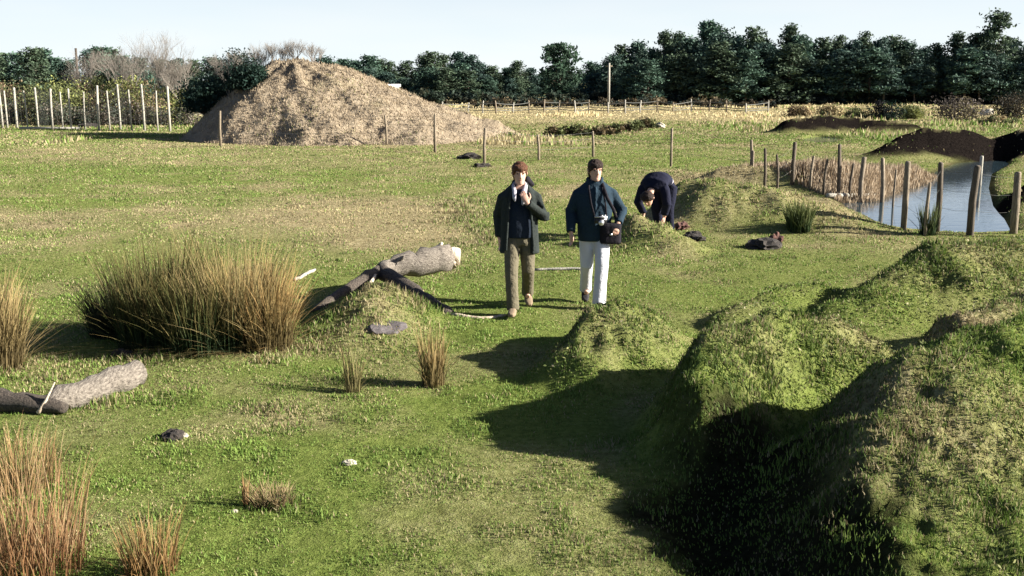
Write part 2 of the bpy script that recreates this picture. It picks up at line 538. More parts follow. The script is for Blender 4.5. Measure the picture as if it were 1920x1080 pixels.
# ------------------------------------------------------------------ water
m, nt, p, out = new_mat('pond_water')
p.inputs['Base Color'].default_value = (.030, .050, .062, 1)
p.inputs['Roughness'].default_value = 0.04
p.inputs['IOR'].default_value = 1.7
p.inputs['Specular IOR Level'].default_value = 0.9
tc = N(nt, 'ShaderNodeTexCoord')
mp = N(nt, 'ShaderNodeMapping'); mp.inputs['Scale'].default_value = (1, 3, 1)
nt.links.new(tc.outputs['Object'], mp.inputs[0])
bump(nt, p, noise(nt, mp.outputs[0], 2.2, 3), 0.12, 0.03)
M['water'] = m
def sheet(name, P, z, grow):
    x0, x1 = min(a for a, b in P) - grow, max(a for a, b in P) + grow
    y0, y1 = min(b for a, b in P) - grow, max(b for a, b in P) + grow
    return mesh_np(name, [(x0, y0, z), (x1, y0, z), (x1, y1, z), (x0, y1, z)], np.array([(0, 1, 2, 3)]), M['water'])
tag(sheet('pond', POND, WATER_Z, .5), 'still pond reflecting pale sky behind the post fence', 'pond', kind='structure')
tag(sheet('puddle', PUD, -.1, .3), 'small bright pool under the dark peat bank', 'puddle', kind='structure')

# ------------------------------------------------------------------ big spoil heap (its own sheet, sunk into the pasture at its foot)
HX, HY = at(548, 110, 52).x, 52.0
def heap_h(x, y):
    dx = x - HX; dy = y - HY
    n = fbm(x * .5, y * .5, 71, 4) - .5
    ang = np.arctan2(dy, dx)
    Rr = np.where(dx > 0, 10.2, 5.6)
    c = np.cos(ang) * .5 + .5
    Rr = 4.8 * (1 - c) + 9.8 * c
    Rr = np.minimum(Rr, 1e9) * (1 + .25 * n) * np.where(dy < 0, 1.0, 1.1)
    r = np.hypot(np.maximum(np.abs(dx) - .55, 0), dy * 1.05) / Rr
    h = 4.05 * np.clip(1 - r, -.2, 1)
    top = 3.78
    h = np.where(h > top - .4, top - .4 + (h - top + .4) * .6, h)
    h = h + ((fbm(x * 1.3, y * 1.3, 72, 4) - .5) * .42 - .22 * sm(.5, .8, fbm(np.arctan2(dy, dx) * 3.2, r * 1.2, 74, 2))) * sm(0, .6, h) + (fbm(x * 4, y * 4, 73, 2) - .5) * .15
    return h
hx = np.linspace(HX - 9, HX + 16, 190); hy = np.linspace(HY - 13, HY + 13, 170)
XX, YY = np.meshgrid(hx, hy)
ZZ = heap_h(XX, YY) - .12
idx = np.arange(XX.size).reshape(XX.shape)
quads = np.stack([idx[:-1, :-1], idx[:-1, 1:], idx[1:, 1:], idx[1:, :-1]], -1).reshape(-1, 4)
m, nt, p, out = new_mat('spoil_straw')
tc = N(nt, 'ShaderNodeTexCoord')
n2 = noise(nt, tc.outputs['Object'], 3.0, 6, .75); n1 = noise(nt, tc.outputs['Object'], .35, 3)
c = ramp(nt, n2, [(.34, (.17, .130, .088)), (.48, (.27, .21, .14)), (.66, (.34, .275, .19))])
c = mix(nt, ramp(nt, n1, [(.6, (0, 0, 0)), (.8, (.4, .4, .4))]), c, (.20, .20, .075))
nt.links.new(c, p.inputs['Base Color'])
p.inputs['Roughness'].default_value = 1.0
bump(nt, p, n2, 1.0, .25)
heap = mesh_np('spoil_heap', np.stack([XX, YY, ZZ], -1).reshape(-1, 3), quads, m, None, None, True)
tag(heap, 'large straw-coloured spoil heap with a scrubby crest', 'mound', kind='structure')

# ------------------------------------------------------------------ grass
def blades(name, X, Y, Z, h, w, col, lean=.45, mat=None, segs=2, tipc=None):
    n = len(X)
    a = rng.uniform(0, 2 * np.pi, n)
    la = rng.uniform(0, 2 * np.pi, n); ln = rng.uniform(0.05, 1, n) * lean * h
    px, py = np.cos(a) * w * .5, np.sin(a) * w * .5
    lx, ly = np.cos(la) * ln, np.sin(la) * ln
    base = np.stack([X, Y, Z - .01], -1)
    off = np.stack([px, py, np.zeros(n)], -1)
    mid = base + np.stack([lx * .35, ly * .35, h * .6], -1)
    tip = base + np.stack([lx, ly, h], -1)
    V = np.stack([base - off, base + off, mid - off * .7, mid + off * .7, tip], 1).reshape(-1, 3)
    i = np.arange(n) * 5
    Q = np.stack([i, i + 1, i + 3, i + 2], -1); T = np.stack([i + 2, i + 3, i + 4], -1)
    cc = np.repeat(col[:, None, :], 5, 1)
    if tipc is not None:
        cc[:, 4] = tipc; cc[:, 2] = cc[:, 3] = col * .5 + tipc * .5
    return mesh_np(name, V, [Q, T], mat or M['grass'], None, cc.reshape(-1, 3))

def green_straw(n, s):
    a = np.array([.075, .132, .020]); b = np.array([.190, .260, .062]); d = np.array([.36, .31, .18]); e = np.array([.20, .14, .06])
    t = rng.random(n)[:, None]
    g = a * (1 - t) + b * t
    t2 = rng.random(n)[:, None]
    st = d * (1 - t2 * .6) + e * t2 * .6
    k = (rng.random(n) < s)[:, None]
    return np.where(k, st, g)

NB = 640000
y = 4.3 * np.exp(rng.random(NB) ** 0.92 * math.log(62 / 4.3))
x = (rng.random(NB) * 2 - 1) * (0.56 * y + 1.6)
# steep flanks have more turf per square metre of plan
ye = rng.uniform(4.4, 15, 260000); xe = rng.uniform(-.6, 8.5, 260000)
k = np.abs(xe) < .56 * ye + 1.2
xe, ye = xe[k], ye[k]
ze = terrain(xe, ye)
k = np.hypot(terrain(xe + .08, ye) - ze, terrain(xe, ye + .08) - ze) / .08 > .5
x = np.concatenate([x, xe[k]]); y = np.concatenate([y, ye[k]])
sd_ = poly_sd(x, y, POND)
k = sd_ > .25
x, y = x[k], y[k]
z, b, s, mud = terrain(x, y, True)
_e = .08
slope = np.hypot(terrain(x + _e, y) - z, terrain(x, y + _e) - z) / _e
k = (rng.random(len(x)) > s * .95 * np.where(y > 20, sm(.08, .3, slope), 1)) & (rng.random(len(x)) < .22 + .25 * sm(.5, .66, fbm(x * 4, y * 4, 46, 3)) + .8 * sm(.35, .85, ditch_shade_n(x, y)))
x, y, z, b, s = x[k], y[k], z[k], b[k], s[k]
st = straw_mask(x, y, b)
clump = fbm(x * 3.5, y * 3.5, 61, 3)
LONG = []
for px, py, sx, sy, q_ in [(870, 398, 60, 26, 1), (905, 440, 50, 26, .8), (1010, 455, 60, 18, .4), (610, 640, 70, 34, .8), (1190, 470, 50, 14, .6), (500, 672, 110, 16, .9), (690, 655, 120, 50, .45),
                           (790, 600, 50, 30, .8), (340, 835, 60, 18, .5), (480, 770, 110, 14, .5), (100, 720, 60, 50, .6), (620, 375, 24, 8, 1), (330, 385, 26, 6, .8), (1330, 330, 80, 10, .8), (1580, 440, 80, 18, .5), (300, 672, 180, 14, .9), (10, 705, 60, 18, .9), (40, 1060, 110, 60, .8), (812, 728, 30, 14, .9), (662, 742, 34, 14, .8), (515, 950, 60, 14, .9), (285, 1070, 60, 26, .8), (200, 760, 110, 16, .7), (770, 505, 90, 10, .6)]:
    c_ = gp(px, py); a_ = gp(px + sx, py); b0 = gp(px, py - sy); b1 = gp(px, py + sy)
    LONG.append((c_.x, (b0.y + b1.y) / 2, abs(a_.x - c_.x), (b0.y - b1.y) / 2, q_))
lm = np.zeros_like(x)
for cx, cy, rx, ry, q_ in LONG:
    lm = np.maximum(lm, q_ * np.exp(-(((x - cx) / rx) ** 2 + ((y - cy) / ry) ** 2)))
lm = lm * sm(.3, .65, fbm(x * 2.6, y * 2.6, 67, 3))
hh = (0.009 + 0.024 * clump ** 2 * 1.6) * (1 + .6 * sm(.1, .5, b)) * rng.uniform(.6, 1.4, len(x)) * (1 + .02 * y)
ww = 0.0034 + 0.0009 * y
hh = hh + .11 * lm * rng.uniform(.2, 1, len(x))
col = green_straw(len(x), np.clip(.06 + .8 * st + .25 * lm, 0, .92)) * (1 - .35 * lm * rng.random(len(x)))[:, None]
# mossy tone drift over metres
tone = (.55 + .9 * fbm(x * .9, y * .9, 63, 4))[:, None]
col = col * (1 - .30 * sm(.12, .4, b) * sm(17, 13, y) * (.5 + fbm(x * 3, y * 3, 97, 3)))[:, None]
gr = blades('grass', x, y, z, hh, ww, col * tone, .7)
tag(gr, 'short cropped turf flecked with dry stalks', 'grass', kind='stuff')

def surf(x, y):
    z = gz(x, y)
    if abs(x - HX) < 15 and abs(y - HY) < 12.9:
        z = max(z, float(heap_h(np.array([x]), np.array([y]))[0]) - .12)
    return z

def sp(px, py):
    """point of the ground or heap seen at a photo pixel"""
    z = 0.0
    for _ in range(14):
        p = gp(px, py, z); z = 0.5 * z + 0.5 * surf(p.x, p.y)
    p.z = surf(p.x, p.y)
    return p

# ------------------------------------------------------------------ trees and shrubs
def cards(centres, size, cols, flat=0.0):
    """randomly turned small leaf sprays: (n,3) centres -> quads"""
    n = len(centres)
    a = rng.normal(size=(n, 3)); a /= np.linalg.norm(a, axis=1)[:, None]
    b = rng.normal(size=(n, 3)); b -= (a * b).sum(1)[:, None] * a; b /= np.linalg.norm(b, axis=1)[:, None]
    a[:, 2] *= (1 - flat); b[:, 2] *= (1 - flat)
    s = (size * rng.uniform(.5, 1.3, n))[:, None] if np.ndim(size) == 0 else size[:, None]
    a = a * s; b = b * s * .55
    V = np.stack([centres - a, centres + b * .8 - a * .2, centres + a, centres - b], 1).reshape(-1, 3)
    i = np.arange(n) * 4
    return V, np.stack([i, i + 1, i + 2, i + 3], -1), np.repeat(cols, 4, 0)

def trunk_mb(hgt, r, limbs):
    mb = MB()
    pts = [(0, 0, -.3)]; x = y = 0
    for k in range(1, 7):
        x += random.uniform(-.012, .012) * hgt; y += random.uniform(-.012, .012) * hgt
        pts.append((x, y, hgt * k / 6.3))
    mb.tube(pts, [r * (1 - .82 * k / 6) for k in range(7)], 7, jit=.15)
    for (z, an, ln, up) in limbs:
        k = min(z / hgt * 6.3, 5.9); i = int(k)
        p = Vector(pts[i]).lerp(Vector(pts[i + 1]), k - i)
        d = Vector((math.cos(an), math.sin(an), up)).normalized()
        mb.tube([p, p + d * ln * .55 + Vector((0, 0, -.03 * ln)), p + d * ln], [r * .3, r * .2, r * .06], 4, caps=False)
    return mb

def make_tree(name, label, hgt, rad, base_t, kind, hue, group, per=26, nb=54):
    t = empty(name, (0, 0, 0), label, 'tree', group)
    limbs = []; cs = []; cl = []
    for k in range(nb):
        q = (k + random.random()) / nb
        z = hgt * (base_t + (1 - base_t) * q)
        if kind == 'pine':
            prof = (1 - q) ** .75 * (.55 + .45 * math.sin(min(1, q * 4) * math.pi / 2)) + .10
        else:
            prof = math.sqrt(max(0, 1 - (2 * q - .85) ** 2 / 1.35)) + .05
        ln = rad * prof * random.uniform(.45, 1.15)
        an = random.uniform(0, 2 * math.pi)
        limbs.append((z * .97, an, ln * .9, .25 if kind == 'pine' else .5))
        c = np.array([math.cos(an) * ln * .8, math.sin(an) * ln * .8, z + .12 * ln])
        n = int(per * random.uniform(.6, 1.3))
        sx = .22 * rad * random.uniform(.6, 1.25)
        pts = c + np.clip(rng.normal(size=(n, 3)), -1.9, 1.9) * [sx * .75, sx * .75, sx * .42]
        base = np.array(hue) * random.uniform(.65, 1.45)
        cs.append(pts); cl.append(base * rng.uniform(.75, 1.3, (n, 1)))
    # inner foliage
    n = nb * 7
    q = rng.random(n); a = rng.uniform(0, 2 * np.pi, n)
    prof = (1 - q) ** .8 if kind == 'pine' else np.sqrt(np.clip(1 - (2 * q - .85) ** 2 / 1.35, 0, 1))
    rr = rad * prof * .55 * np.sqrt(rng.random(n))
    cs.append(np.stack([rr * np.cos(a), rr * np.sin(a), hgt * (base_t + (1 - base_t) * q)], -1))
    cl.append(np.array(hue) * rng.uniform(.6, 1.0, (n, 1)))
    trunk_mb(hgt, .028 * hgt ** .5 * 1.6, limbs).build('trunk', M['trunk'], t)
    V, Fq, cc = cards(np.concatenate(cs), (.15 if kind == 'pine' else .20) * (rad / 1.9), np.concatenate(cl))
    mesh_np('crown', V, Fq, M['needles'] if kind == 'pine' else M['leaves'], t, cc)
    return t

def copy_thing(root, loc, sc=(1, 1, 1), rz=0.0, label=None, group=None, name=None):
    r = root.copy(); C.objects.link(r)
    r.location = loc; r.scale = sc; r.rotation_euler = (0, 0, rz)
    if name: r.name = name
    if label: r['label'] = label
    if group: r['group'] = group
    for ch in list(root.children):
        c = ch.copy(); C.objects.link(c); c.parent = r
        for g in list(ch.children):
            d = g.copy(); C.objects.link(d); d.parent = c
    return r

PINE = (.044, .074, .056)
protos = []
LBL_WOOD = 'dark pine crowded into the tall wood beyond the pond'
GRP_WOOD = 'pines of the wood beyond the pond'
for k in range(7):
    protos.append(make_tree('pine_tree', LBL_WOOD, 9.0, random.uniform(2.3, 3.0), random.choice((.04, .10, .18, .22)), 'pine', tuple(c * f for c, f in zip(PINE, random.choice(((1, 1, 1), (1.25, 1.1, .85), (.85, .9, .95), (1.15, 1.2, 1.1))))), GRP_WOOD, per=64, nb=58))
used = set()
def place_pine(px, top, Y, label, group, wid=1.0, name=None):
    k = random.randrange(7)
    base = gp(960, 192).y
    p = at(px, top, Y); z0 = 0.0
    hgt = p.z - z0
    s = hgt / 9.25
    sw = s * wid * random.uniform(1.0, 1.35)
    if k not in used:
        used.add(k); r = protos[k]
        r.location = (p.x, Y, z0); r.scale = (sw, sw, s); r.rotation_euler = (0, 0, random.uniform(0, 6.28)); r['label'] = label; r['group'] = group
        return r
    return copy_thing(protos[k], (p.x, Y, z0), (sw, sw, s), random.uniform(0, 6.28), label, group)

WOOD = [(1152, 100), (1172, 86), (1196, 80), (1222, 88), (1248, 60), (1272, 62), (1300, 72), (1330, 40), (1352, 58), (1382, 66), (1415, 50), (1440, 70),
        (1478, 47), (1500, 68), (1524, 76), (1548, 72), (1572, 66), (1597, 72), (1622, 62), (1650, 70), (1680, 68), (1706, 76), (1735, 84), (1762, 82),
        (1798, 62), (1826, 66), (1850, 60), (1900, 72), (1935, 66), (1970, 60), (2010, 66), (2050, 62)]
for px, top in WOOD:
    place_pine(px + random.uniform(-5, 5), top + random.uniform(-3, 4), random.uniform(126, 134), LBL_WOOD, GRP_WOOD)
    place_pine(px + random.uniform(4, 22), top + random.uniform(8, 26), random.uniform(136, 148), LBL_WOOD, GRP_WOOD, 1.3)
    place_pine(px + random.uniform(4, 22), top + random.uniform(22, 48), random.uniform(121, 126), LBL_WOOD, GRP_WOOD, 1.5)
tall = place_pine(1872, 20, 125, 'tallest pine, rising above the wood at its end by the pond', GRP_WOOD, 1.15)
LBL_MID = 'dark pine in the low far tree belt behind the straw field'
GRP_MID = 'pines of the far tree belt'
MID = [(605, 108), (622, 112), (645, 108), (668, 110), (690, 106), (712, 112), (735, 116), (760, 114), (790, 102), (806, 98), (832, 99), (856, 98), (878, 104),
       (900, 116), (924, 122), (948, 124), (972, 116), (992, 128), (1108, 118), (1126, 122), (1140, 116)]
for px, top in MID:
    place_pine(px + random.uniform(-4, 4), top + random.uniform(-2, 4), random.uniform(134, 144), LBL_MID, GRP_MID, 1.35)
    place_pine(px + random.uniform(-12, 12), top + random.uniform(18, 34), random.uniform(128, 133), LBL_MID, GRP_MID, 1.7)
for px in range(540, 1200, 26):
    place_pine(px + random.uniform(-8, 8), random.uniform(126, 140), random.uniform(150, 165), LBL_MID, GRP_MID, 2.0)
LBL_LF = 'dark pine top showing above the yellowing bushes behind the tall fence'
GRP_LF = 'pines behind the yellowing bushes'
for px, top in [(-40, 100), (-15, 96), (8, 100), (34, 99), (60, 89), (80, 92), (104, 108), (128, 112), (172, 92), (188, 88), (208, 90), (232, 104), (262, 108), (300, 112), (330, 110), (365, 112), (400, 108)]:
    place_pine(px, top, random.uniform(112, 124), LBL_LF, GRP_LF, 1.3)
rt = make_tree('broadleaf_tree', 'round-headed green tree standing out of the far belt beside the pale pole', 9.0, 3.3, .12, 'round', (.035, .065, .040), None, per=34, nb=80)
p = at(1050, 82, 124); rt.location = (p.x, 124, 0); rt.scale = [p.z / 9.2] * 3

def make_shrub(name, label, wdt, hgt, hue, size, group=None, nl=16, per=60, cat='shrub', dep=None, mat='leaves'):
    t = empty(name, (0, 0, 0), label, cat, group)
    mb = MB(); cs = []; cl = []
    dep = dep or wdt
    for k in range(nl):
        a = random.uniform(0, 6.28); r = math.sqrt(random.random()) * .42
        q = 1 - (r / .5) ** 2
        z = hgt * random.uniform(.25, .95) * (q * .75 + .25)
        c = np.array([math.cos(a) * r * wdt, math.sin(a) * r * dep, z])
        s = .13 * min(wdt, hgt * 1.6) * random.uniform(.7, 1.4)
        n = int(per * random.uniform(.6, 1.3))
        cs.append(c + np.clip(rng.normal(size=(n, 3)), -1.7, 1.7) * [s, s, s * .8])
        cl.append(np.array(hue[k % len(hue)]) * random.uniform(.6, 1.4) * rng.uniform(.7, 1.35, (n, 1)))
        mb.tube([(c[0] * .15, c[1] * .15, -.1), (c[0] * .6, c[1] * .6, z * .5), tuple(c)], [.03, .02, .008], 4, caps=False)
    P = np.concatenate(cs); P[:, 2] = np.abs(P[:, 2])
    mb.build('stem', M['trunk'], t)
    V, Fq, cc = cards(P, size, np.concatenate(cl))
    mesh_np('foliage', V, Fq, M[mat], t, cc)
    return t

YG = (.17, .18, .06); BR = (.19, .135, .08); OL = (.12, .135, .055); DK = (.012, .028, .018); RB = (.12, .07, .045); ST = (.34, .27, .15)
def shrub_px(name, label, px, base, wpx, hpx, Y, hue, group=None, nl=16, per=55, size=None, cat='shrub', z=None, wd=1.0):
    p = at(px, base, Y)
    w = wpx * Y / F; h = hpx * Y / F
    o = make_shrub(name, label, w, h, hue, size or .085 * min(w, 2.2 * h) ** .6 , group, nl, per, cat, dep=w * wd)
    o.location = (p.x, Y, (surf(p.x, Y) - .03) if z is None else z)
    return o

# bushes behind the tall fence: yellowing, brown and green
for px, w, top, hue, lab in [(25, 110, 112, [BR, OL], 'brown leafless-looking bush at the end of the tall fence'), (110, 110, 116, [YG, OL], 'yellow-green bush below the two dark pine tops'),
                             (185, 100, 106, [OL, BR], 'olive and brown bush beside the thin dark pole'), (250, 110, 110, [YG, BR], 'yellow and brown bush under the bare twiggy trees'),
                             (320, 90, 114, [OL, YG], 'olive bush between the bare trees and the spoil heap')]:
    shrub_px('bush', lab, px, 196, w, 190 - top, 68 + random.uniform(-1, 3), hue, 'bushes behind the tall fence', 44, 130, .085, 'bush', z=0, wd=.6)
for px in range(-20, 370, 42):
    shrub_px('bramble', 'low dark bramble tangle seen through the tall fence', px, 225, 70, 42, 66 + random.uniform(-1, 1), [(.07, .085, .06), (.13, .11, .09)], 'brambles behind the tall fence', 14, 90, .07, 'bramble', z=0, wd=.5)
# dark evergreen scrub on the shaded shoulder of the heap
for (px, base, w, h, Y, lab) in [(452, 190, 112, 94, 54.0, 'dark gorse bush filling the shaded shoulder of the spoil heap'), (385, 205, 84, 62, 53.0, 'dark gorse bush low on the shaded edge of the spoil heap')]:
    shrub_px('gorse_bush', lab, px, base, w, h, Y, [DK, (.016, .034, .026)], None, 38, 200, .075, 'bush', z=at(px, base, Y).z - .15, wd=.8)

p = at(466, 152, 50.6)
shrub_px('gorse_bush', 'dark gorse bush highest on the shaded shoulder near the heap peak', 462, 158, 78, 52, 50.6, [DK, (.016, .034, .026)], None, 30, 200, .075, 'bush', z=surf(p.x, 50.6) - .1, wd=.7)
# low scrub over the far rough ground
SCR = [(1500, 205, 60, 22, 80, [ST, BR], 'straw-coloured scrub bush left of the dark bush before the wood', 'scrub_bush'),
       (1560, 206, 60, 24, 78, [ST, OL], 'tawny and olive scrub bush just left of the dark bush before the wood', 'scrub_bush'),
       (1610, 205, 50, 20, 76, [OL, ST], 'olive scrub bush touching the dark bush before the wood', 'scrub_bush'),
       (1658, 212, 64, 34, 74, [(.012, .012, .014), DK], 'near-black bush before the wood beyond the peat banks', 'dark_bush'),
       (1710, 206, 50, 28, 76, [OL, YG], 'green scrub bush between the black bush and the grey domed bush', 'scrub_bush'),
       (1795, 216, 110, 46, 72, [(.085, .07, .06), (.12, .10, .06)], 'grey-brown domed thicket bush before the wood', 'dark_bush'),
       (1900, 216, 70, 50, 73, [(.03, .03, .025), (.05, .04, .025)], 'dark brown thicket bush at the end of the wood', 'dark_bush'),
       (1870, 225, 90, 16, 66, [ST, OL], 'low straw scrub in front of the grey domed thicket', 'scrub_bush')]
for px, b, w, h, Y, hue, lab, nm in SCR:
    shrub_px(nm, lab, px, b, w, h, Y, hue, None, 24, 110, .08, 'bush', wd=.7)
for px in list(range(885, 1470, 21)):
    shrub_px('scrub_bush', 'small drab scrub bush along the foot of the far trees', px + random.uniform(-8, 8), 200, random.uniform(22, 44), random.uniform(8, 20), random.uniform(104, 118), [random.choice([(.05, .04, .025), (.05, .055, .03)]), (.09, .07, .04), (.02, .03, .025)], 'scrub at the foot of the far trees', 8, 40, .16, 'bush', z=0)
for px in range(1120, 2080, 34):
    shrub_px('undergrowth_bush', 'black-green undergrowth bush along the foot of the pine wood', px, 198, 60, random.uniform(18, 30), random.uniform(121, 125), [(.012, .020, .018), (.018, .026, .022)], 'undergrowth under the pine wood', 9, 45, .24, 'bush', z=0, wd=.5)
for px in range(560, 1160, 40):
    shrub_px('undergrowth_bush', 'dull green undergrowth bush below the far tree belt', px, 196, 60, random.uniform(18, 28), random.uniform(120, 126), [(.03, .045, .032), (.05, .055, .035)], 'undergrowth under the far tree belt', 9, 45, .24, 'bush', z=0, wd=.5)
for px, b, w in [(1040, 256, 40), (1075, 252, 46), (1110, 254, 50), (1150, 252, 44), (1190, 246, 40), (1215, 240, 34)]:
    p = sp(px, b)
    shrub_px('heather_clump', 'dull dark green clump in the low row across the middle pasture', px, b, w, 20, p.y, [(.07, .08, .03), (.10, .075, .04)], 'dark clumps across the middle pasture', 12, 60, .10, 'shrub')

# bare twiggy trees
def bare_tree(name, label, hgt, spread, levels, mat, group, cat='tree', nstem=1, r0=.05):
    t = empty(name, (0, 0, 0), label, cat, group)
    tm = MB(); bm = MB()
    def grow(p, d, ln, r, lv):
        q = p + d * ln
        (tm if lv == levels else bm).tube([p, p.lerp(q, .5) + Vector((random.uniform(-.04, .04), random.uniform(-.04, .04), 0)) * ln, q], [r, r * .8, r * .6], 3 if lv < levels else 5, caps=False)
        if lv == 0: return
        for k in range(random.choice((3, 3, 4))):
            nd = (d + Vector((random.uniform(-1, 1) * spread, random.uniform(-1, 1) * spread, random.uniform(-.15, .45)))).normalized()
            grow(p.lerp(q, random.uniform(.55, 1)), nd, ln * random.uniform(.6, .85), r * .58, lv - 1)
    for k in range(nstem):
        d = Vector((random.uniform(-.5, .5), random.uniform(-.4, .4), 1)).normalized() if nstem > 1 else Vector((random.uniform(-.1, .1), 0, 1))
        grow(Vector((random.uniform(-.25, .25) * (nstem > 1), random.uniform(-.2, .2) * (nstem > 1), -.1)), d, hgt * .32, r0, levels)
    tm.build('trunk', mat, t, vcol=False); bm.build('twigs', mat, t, vcol=False)
    return t
for px, top, Y, ns, lab in [(165, 66, 71, 2, 'thin bare tree behind the olive bush'), (215, 62, 70, 2, 'bare pale tree left of the tallest bare tree'), (282, 44, 70, 1, 'tallest bare tree behind the tall fence'), (318, 62, 71, 2, 'bare pale tree right of the tallest bare tree'), (352, 80, 70, 3, 'lowest bare tree beside the spoil heap'), (248, 66, 72, 2, 'bare tree behind the yellow and brown bush')]:
    p = at(px, top, Y)
    o = bare_tree('bare_tree', lab, p.z * 1.02, .55, 5, M['twig'], 'bare trees behind the tall fence', nstem=ns, r0=.045)
    o.location = (p.x, Y, 0)
for px, top, h, lab in [(432, 82, 1.1, 'thin bare shrub at the shaded end of the heap crest'), (470, 70, 1.3, 'bare shrub above the gorse on the heap crest'), (505, 66, 1.4, 'tallest bare shrub on the middle of the heap crest'), (545, 64, 1.3, 'bare shrub on the sunny half of the heap crest'), (590, 74, 1.1, 'last bare shrub on the sunny end of the heap crest'), (525, 80, 1.0, 'small bare shrub tucked between the two tallest on the heap')]:
    p = at(px, top, 52.5)
    z = surf(p.x, 52.5)
    o = bare_tree('bare_shrub', lab, max(.7, p.z - z + .1), .6, 4, M['twig'], 'bare shrubs on the spoil heap', 'shrub', nstem=7, r0=.018)
    o.location = (p.x, 52.5, z)

# ------------------------------------------------------------------ fences, poles, hut
def post(parent, b, h, w, mat, lean=(0, 0), name='post'):
    mb = MB()
    n = 8
    mb.tube([(0, 0, -.3), (0, 0, h * .5), (lean[0] * .9, lean[1] * .9, h - .03), (lean[0], lean[1], h)], [w * .44, w * .42, w * .39, w * .28], n, jit=.28)
    return mb.build(name, M[mat], parent, loc=b, vcol=False)

def wires(parent, P, hs, zs, r=.006, name='wire'):
    for k, z in enumerate(zs):
        mb = MB()
        for (a, ha), (b, hb) in zip(zip(P[:-1], hs[:-1]), zip(P[1:], hs[1:])):
            pa = a + Vector((0, 0, ha * z)); pb = b + Vector((0, 0, hb * z))
            md = pa.lerp(pb, .5) - Vector((0, 0, .03))
            mb.tube([pa, md, pb], [r] * 3, 4, caps=False)
        mb.build(name, M['wire'], parent, vcol=False)

def make_fence(name, label, spec, mats, zs, wr, net=False):
    """spec: (px, top, base, w) pixels -> posts on the ground"""
    P = [sp(a, b) for a, t_, b, w in spec]
    root = empty(name, P[0], label, 'fence')
    hs = []
    for (a, tp, b, w), p in zip(spec, P):
        h = (at(a, tp, p.y).z - p.z)
        hs.append(h)
        ln = (random.uniform(-.07, .07), random.uniform(-.05, .05))
        post(root, p - P[0], h, w, random.choice(mats), ln)
    L = [p - P[0] for p in P]
    wires(root, L, hs, zs, wr)
    if net:
        mb = MB()
        for (a, ha), (b, hb) in zip(zip(L[:-1], hs[:-1]), zip(L[1:], hs[1:])):
            nv = max(2, int((b - a).length / .2))
            for i in range(nv):
                q = a.lerp(b, i / nv)
                mb.tube([q + Vector((0, -.02, .03)), q + Vector((0, -.02, (ha + (hb - ha) * i / nv) * .93))], [.007, .007], 3, caps=False)
            for zz in np.arange(.1, .93, .09):
                mb.tube([a + Vector((0, -.02, ha * zz)), b + Vector((0, -.02, hb * zz))], [.006, .006], 3, caps=False)
        mb.build('netting', M['wire'], root, vcol=False)
    return root

make_fence('netting_fence', 'tall pale-posted netting fence in front of the yellowing bushes',
           [(x, t_, 240 + max(0, x) * .02 + random.uniform(-1, 1), w) for x, t_, w in
            [(-60, 158, .15), (-20, 160, .15), (5, 158, .16), (14, 170, .14), (32, 164, .18), (52, 170, .11), (72, 164, .15), (99, 166, .15), (118, 172, .11), (134, 166, .13), (160, 172, .11), (186, 160, .16), (206, 170, .11), (226, 158, .15), (247, 168, .12), (271, 158, .16), (296, 170, .11), (319, 162, .17)]],
           ['pale_post'], (.2, .45, .7, .95), .008, True)
make_fence('wire_fence', 'widely spaced dark post fence crossing the pasture below the heap',
           [(414, 208, 276, .13), (725, 216, 268, .11), (816, 213, 286, .13), (908, 240, 306, .13), (1010, 252, 300, .10), (1112, 246, 294, .11), (1258, 240, 312, .10), (1408, 262, 332, .11)],
           ['post'], (.4, .7, .95), .004)
make_fence('pond_fence', 'close row of weathered posts fencing the pond',
           [(1410, 282, 334, .09), (1434, 278, 338, .09), (1458, 290, 342, .07), (1485, 266, 350, .12), (1519, 292, 356, .08), (1544, 298, 366, .08), (1571, 270, 374, .11), (1592, 306, 378, .07), (1612, 294, 384, .14), (1652, 296, 402, .12), (1672, 318, 415, .06), (1694, 302, 430, .13), (1734, 342, 442, .07), (1757, 304, 434, .12), (1818, 310, 441, .15), (1900, 322, 438, .15), (1985, 318, 446, .14)],
           ['post', 'dark_post', 'post', 'dark_post'], (.35, .62, .9), .0025)
make_fence('far_fence', 'far pale post and rail fence before the tree belt',
           [(x, random.uniform(184, 194), 211 + random.uniform(-1, 2), random.uniform(.12, .17)) for x in (772, 830, 878, 905, 930, 962, 992, 1020, 1048, 1078, 1104, 1140, 1172, 1200, 1232, 1262, 1296, 1330, 1362, 1398, 1440)],
           ['pale_post', 'post'], (.25, .45, .8), .03)
p = sp(1836, 352)
o = empty('marker_post', p, 'lone pale post standing in the far shallows of the pond', 'post')
post(o, (0, 0, 0), at(1836, 292, p.y).z - p.z, .13, 'pale_post', name='shaft')
p = at(1141, 195, 112)
o = empty('utility_pole', (p.x, 112, 0), 'slender pale pole rising against the far trees', 'pole')
mb = MB(); mb.tube([(0, 0, -.4), (0, 0, 3), (0, 0, at(1141, 118, 112).z)], [.13, .12, .10], 10)
mb.build('shaft', M['pale_post'], o, vcol=False)
mb = MB(); mb.box((0, 0, at(1141, 124, 112).z), (.7, .09, .09)); mb.build('crossarm', M['post'], o, vcol=False)
p = at(149, 190, 75)
o = empty('thin_pole', (p.x, 75, 0), 'thin dark pole standing up out of the bushes', 'pole')
mb = MB(); mb.tube([(0, 0, -.3), (0, 0, 2), (.02, 0, at(149, 92, 75).z)], [.09, .085, .08], 8); mb.build('shaft', M['bark'], o, vcol=False)
mb = MB(); mb.tube([(.02, 0, at(149, 92, 75).z), (.02, 0, at(149, 92, 75).z + .06)], [.1, .07], 8); mb.build('cap', M['bark'], o, vcol=False)

